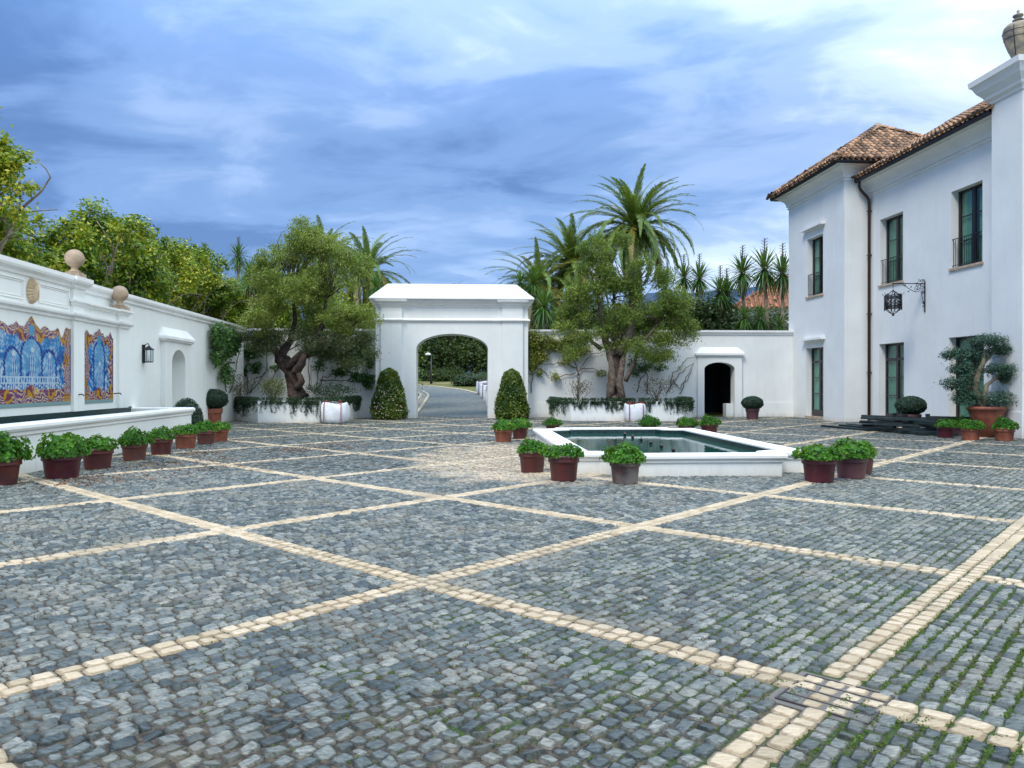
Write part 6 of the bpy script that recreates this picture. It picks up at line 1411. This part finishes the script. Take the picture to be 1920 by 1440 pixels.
palm(846, 560, 70, .66, 'small far palm tuft above the gateway roof', 26, seed=6)
palm(768, 556, 62, .55, 'small yellowish palm tuft left above the gateway roof', 24, seed=7, yel=.6)
# ---- yuccas
def yucca_head(seed, r_, n=110, matn='yucca', lo=-75):
    r2 = np.random.default_rng(seed); V = []; Fq = []
    for i in range(n):
        az = i * 2.4 + r2.normal(0, .1); el = math.radians(85 - (85 - lo) * ((i + .5) / n) ** .8 + r2.normal(0, 5)); ll = r_ * r2.uniform(.8, 1.1)
        d = np.array([math.cos(az) * math.cos(el), math.sin(az) * math.cos(el), math.sin(el)]); s_ = np.array([-math.sin(az), math.cos(az), 0]); w = .045
        mid_ = d * ll * .55; tip = d * ll - np.array([0, 0, .14 * ll]); b0 = len(V)
        V += [s_ * w * .4, -s_ * w * .4, mid_ - s_ * w, tip, mid_ + s_ * w]; Fq += [(b0, b0 + 1, b0 + 2, b0 + 4), (b0 + 4, b0 + 2, b0 + 3)]
    me = mesh_np('leaf_rosette', np.array(V), [np.array([f for f in Fq if len(f) == 4]), np.array([f for f in Fq if len(f) == 3])]); me.materials.append(M[matn]); return me
YH = [yucca_head(1, 1.35, 130), yucca_head(2, 1.3, 120), yucca_head(3, 1.2, lo=-40)]
YD = [yucca_head(7, 1.3, 60, 'dead_leaf', -88)]
def yucca(heads, Y, label, stalk=True, seed=0, base=0.1, matn='twig', dead=True):
    r2 = random.Random(seed); x, y, z = at(heads[0][0], heads[0][1], Y)
    t = thing('yucca', label, 'yucca', 0, x, Y, base, 'yuccas behind the back wall')
    b = MB()
    for j, (px, py, s_) in enumerate(heads):
        hx, hy, hz = at(px, py, Y + .3 * j); b.tube([(x + .1 * j, Y, base), (x + (hx - x) * .3 + r2.gauss(0, .1), Y, base + (hz - base) * .45), (hx, hy, hz)], [.13, .10, .08], 7, .1)
        o = bpy.data.objects.new('leaf_rosette', YH[r2.randrange(2)]); C.objects.link(o); o.parent = t; o.location = (hx - x, hy - Y, hz - base); o.scale = (s_, s_, s_); o.rotation_euler = (0, 0, r2.uniform(0, 6))
        if dead:
            o = bpy.data.objects.new('dead_leaves', YD[0]); C.objects.link(o); o.parent = t; o.location = (hx - x, hy - Y, hz - base - .25); o.scale = (s_ * .55, s_ * .55, s_ * .9)
        if stalk:
            sb_ = MB(); tp = hz + 1.5 * s_; sb_.tube([(hx, hy, hz), (hx + .03, hy, tp)], [.04, .018], 5)
            for q in range(16):
                zz_ = hz + (.7 + .75 * q / 16) * s_; a = q * 2.1; sb_.tube([(hx, hy, zz_), (hx + .17 * math.cos(a) * s_, hy + .17 * math.sin(a) * s_, zz_ + .1)], .014, 4)
            sb_.build('flower_stalk', M[matn], t)
    b.build('trunk', M['bark_pale'], t)
yucca([(1392, 512, 1.0)], 41, 'yucca with a dry flower stalk in front of the orange roof, left of two others', seed=1)
yucca([(1433, 505, 1.1)], 40.5, 'tallest yucca with a dry flower stalk in front of the orange roof', seed=2)
yucca([(1467, 512, 1.05)], 40, 'yucca with a dry stalk right beside the house tower', seed=3)
yucca([(1350, 546, .9), (1362, 556, 1.0)], 40, 'two headed yucca left of the orange roof', seed=4)
yucca([(1311, 522, .9)], 42, 'yucca with a stalk at the right edge of the olive crown', seed=5)
yucca([(1282, 520, .85)], 42.5, 'yucca with a stalk half hidden by the right olive crown', seed=6)
yucca([(1245, 540, .8)], 42, 'yucca mostly hidden inside the right olive crown', seed=7)
yucca([(1396, 598, .7), (1425, 598, .75)], 39.5, 'low bright yucca with two heads just above the right back wall', False, 8, dead=False)
yucca([(1462, 612, .6)], 39.5, 'small green yucca at the foot of the house tower', False, 9, dead=False)
yucca([(1020, 575, .95)], 38.5, 'spiky yucca just right of the gateway roof', False, 10, dead=False)
yucca([(975, 530, .7), (1000, 530, .75)], 41, 'two headed yucca above the gateway roof corner', False, 11, dead=False)
yucca([(673, 500, .85)], 40, 'yucca with a hanging skirt between the olive and the left palm', False, 12)
yucca([(705, 538, .7)], 40, 'small yucca left above the gateway roof', False, 13, dead=False)
yucca([(470, 520, .9)], 38.5, 'yucca with a drooping skirt at the wall corner', False, 14)
yucca([(447, 480, .7)], 42, 'yucca with a tall dry stalk above the last fig tree', True, 15)
print('objects', len(bpy.data.objects), 'tris', sum(len(o.data.polygons) for o in bpy.data.objects if o.type == 'MESH'))
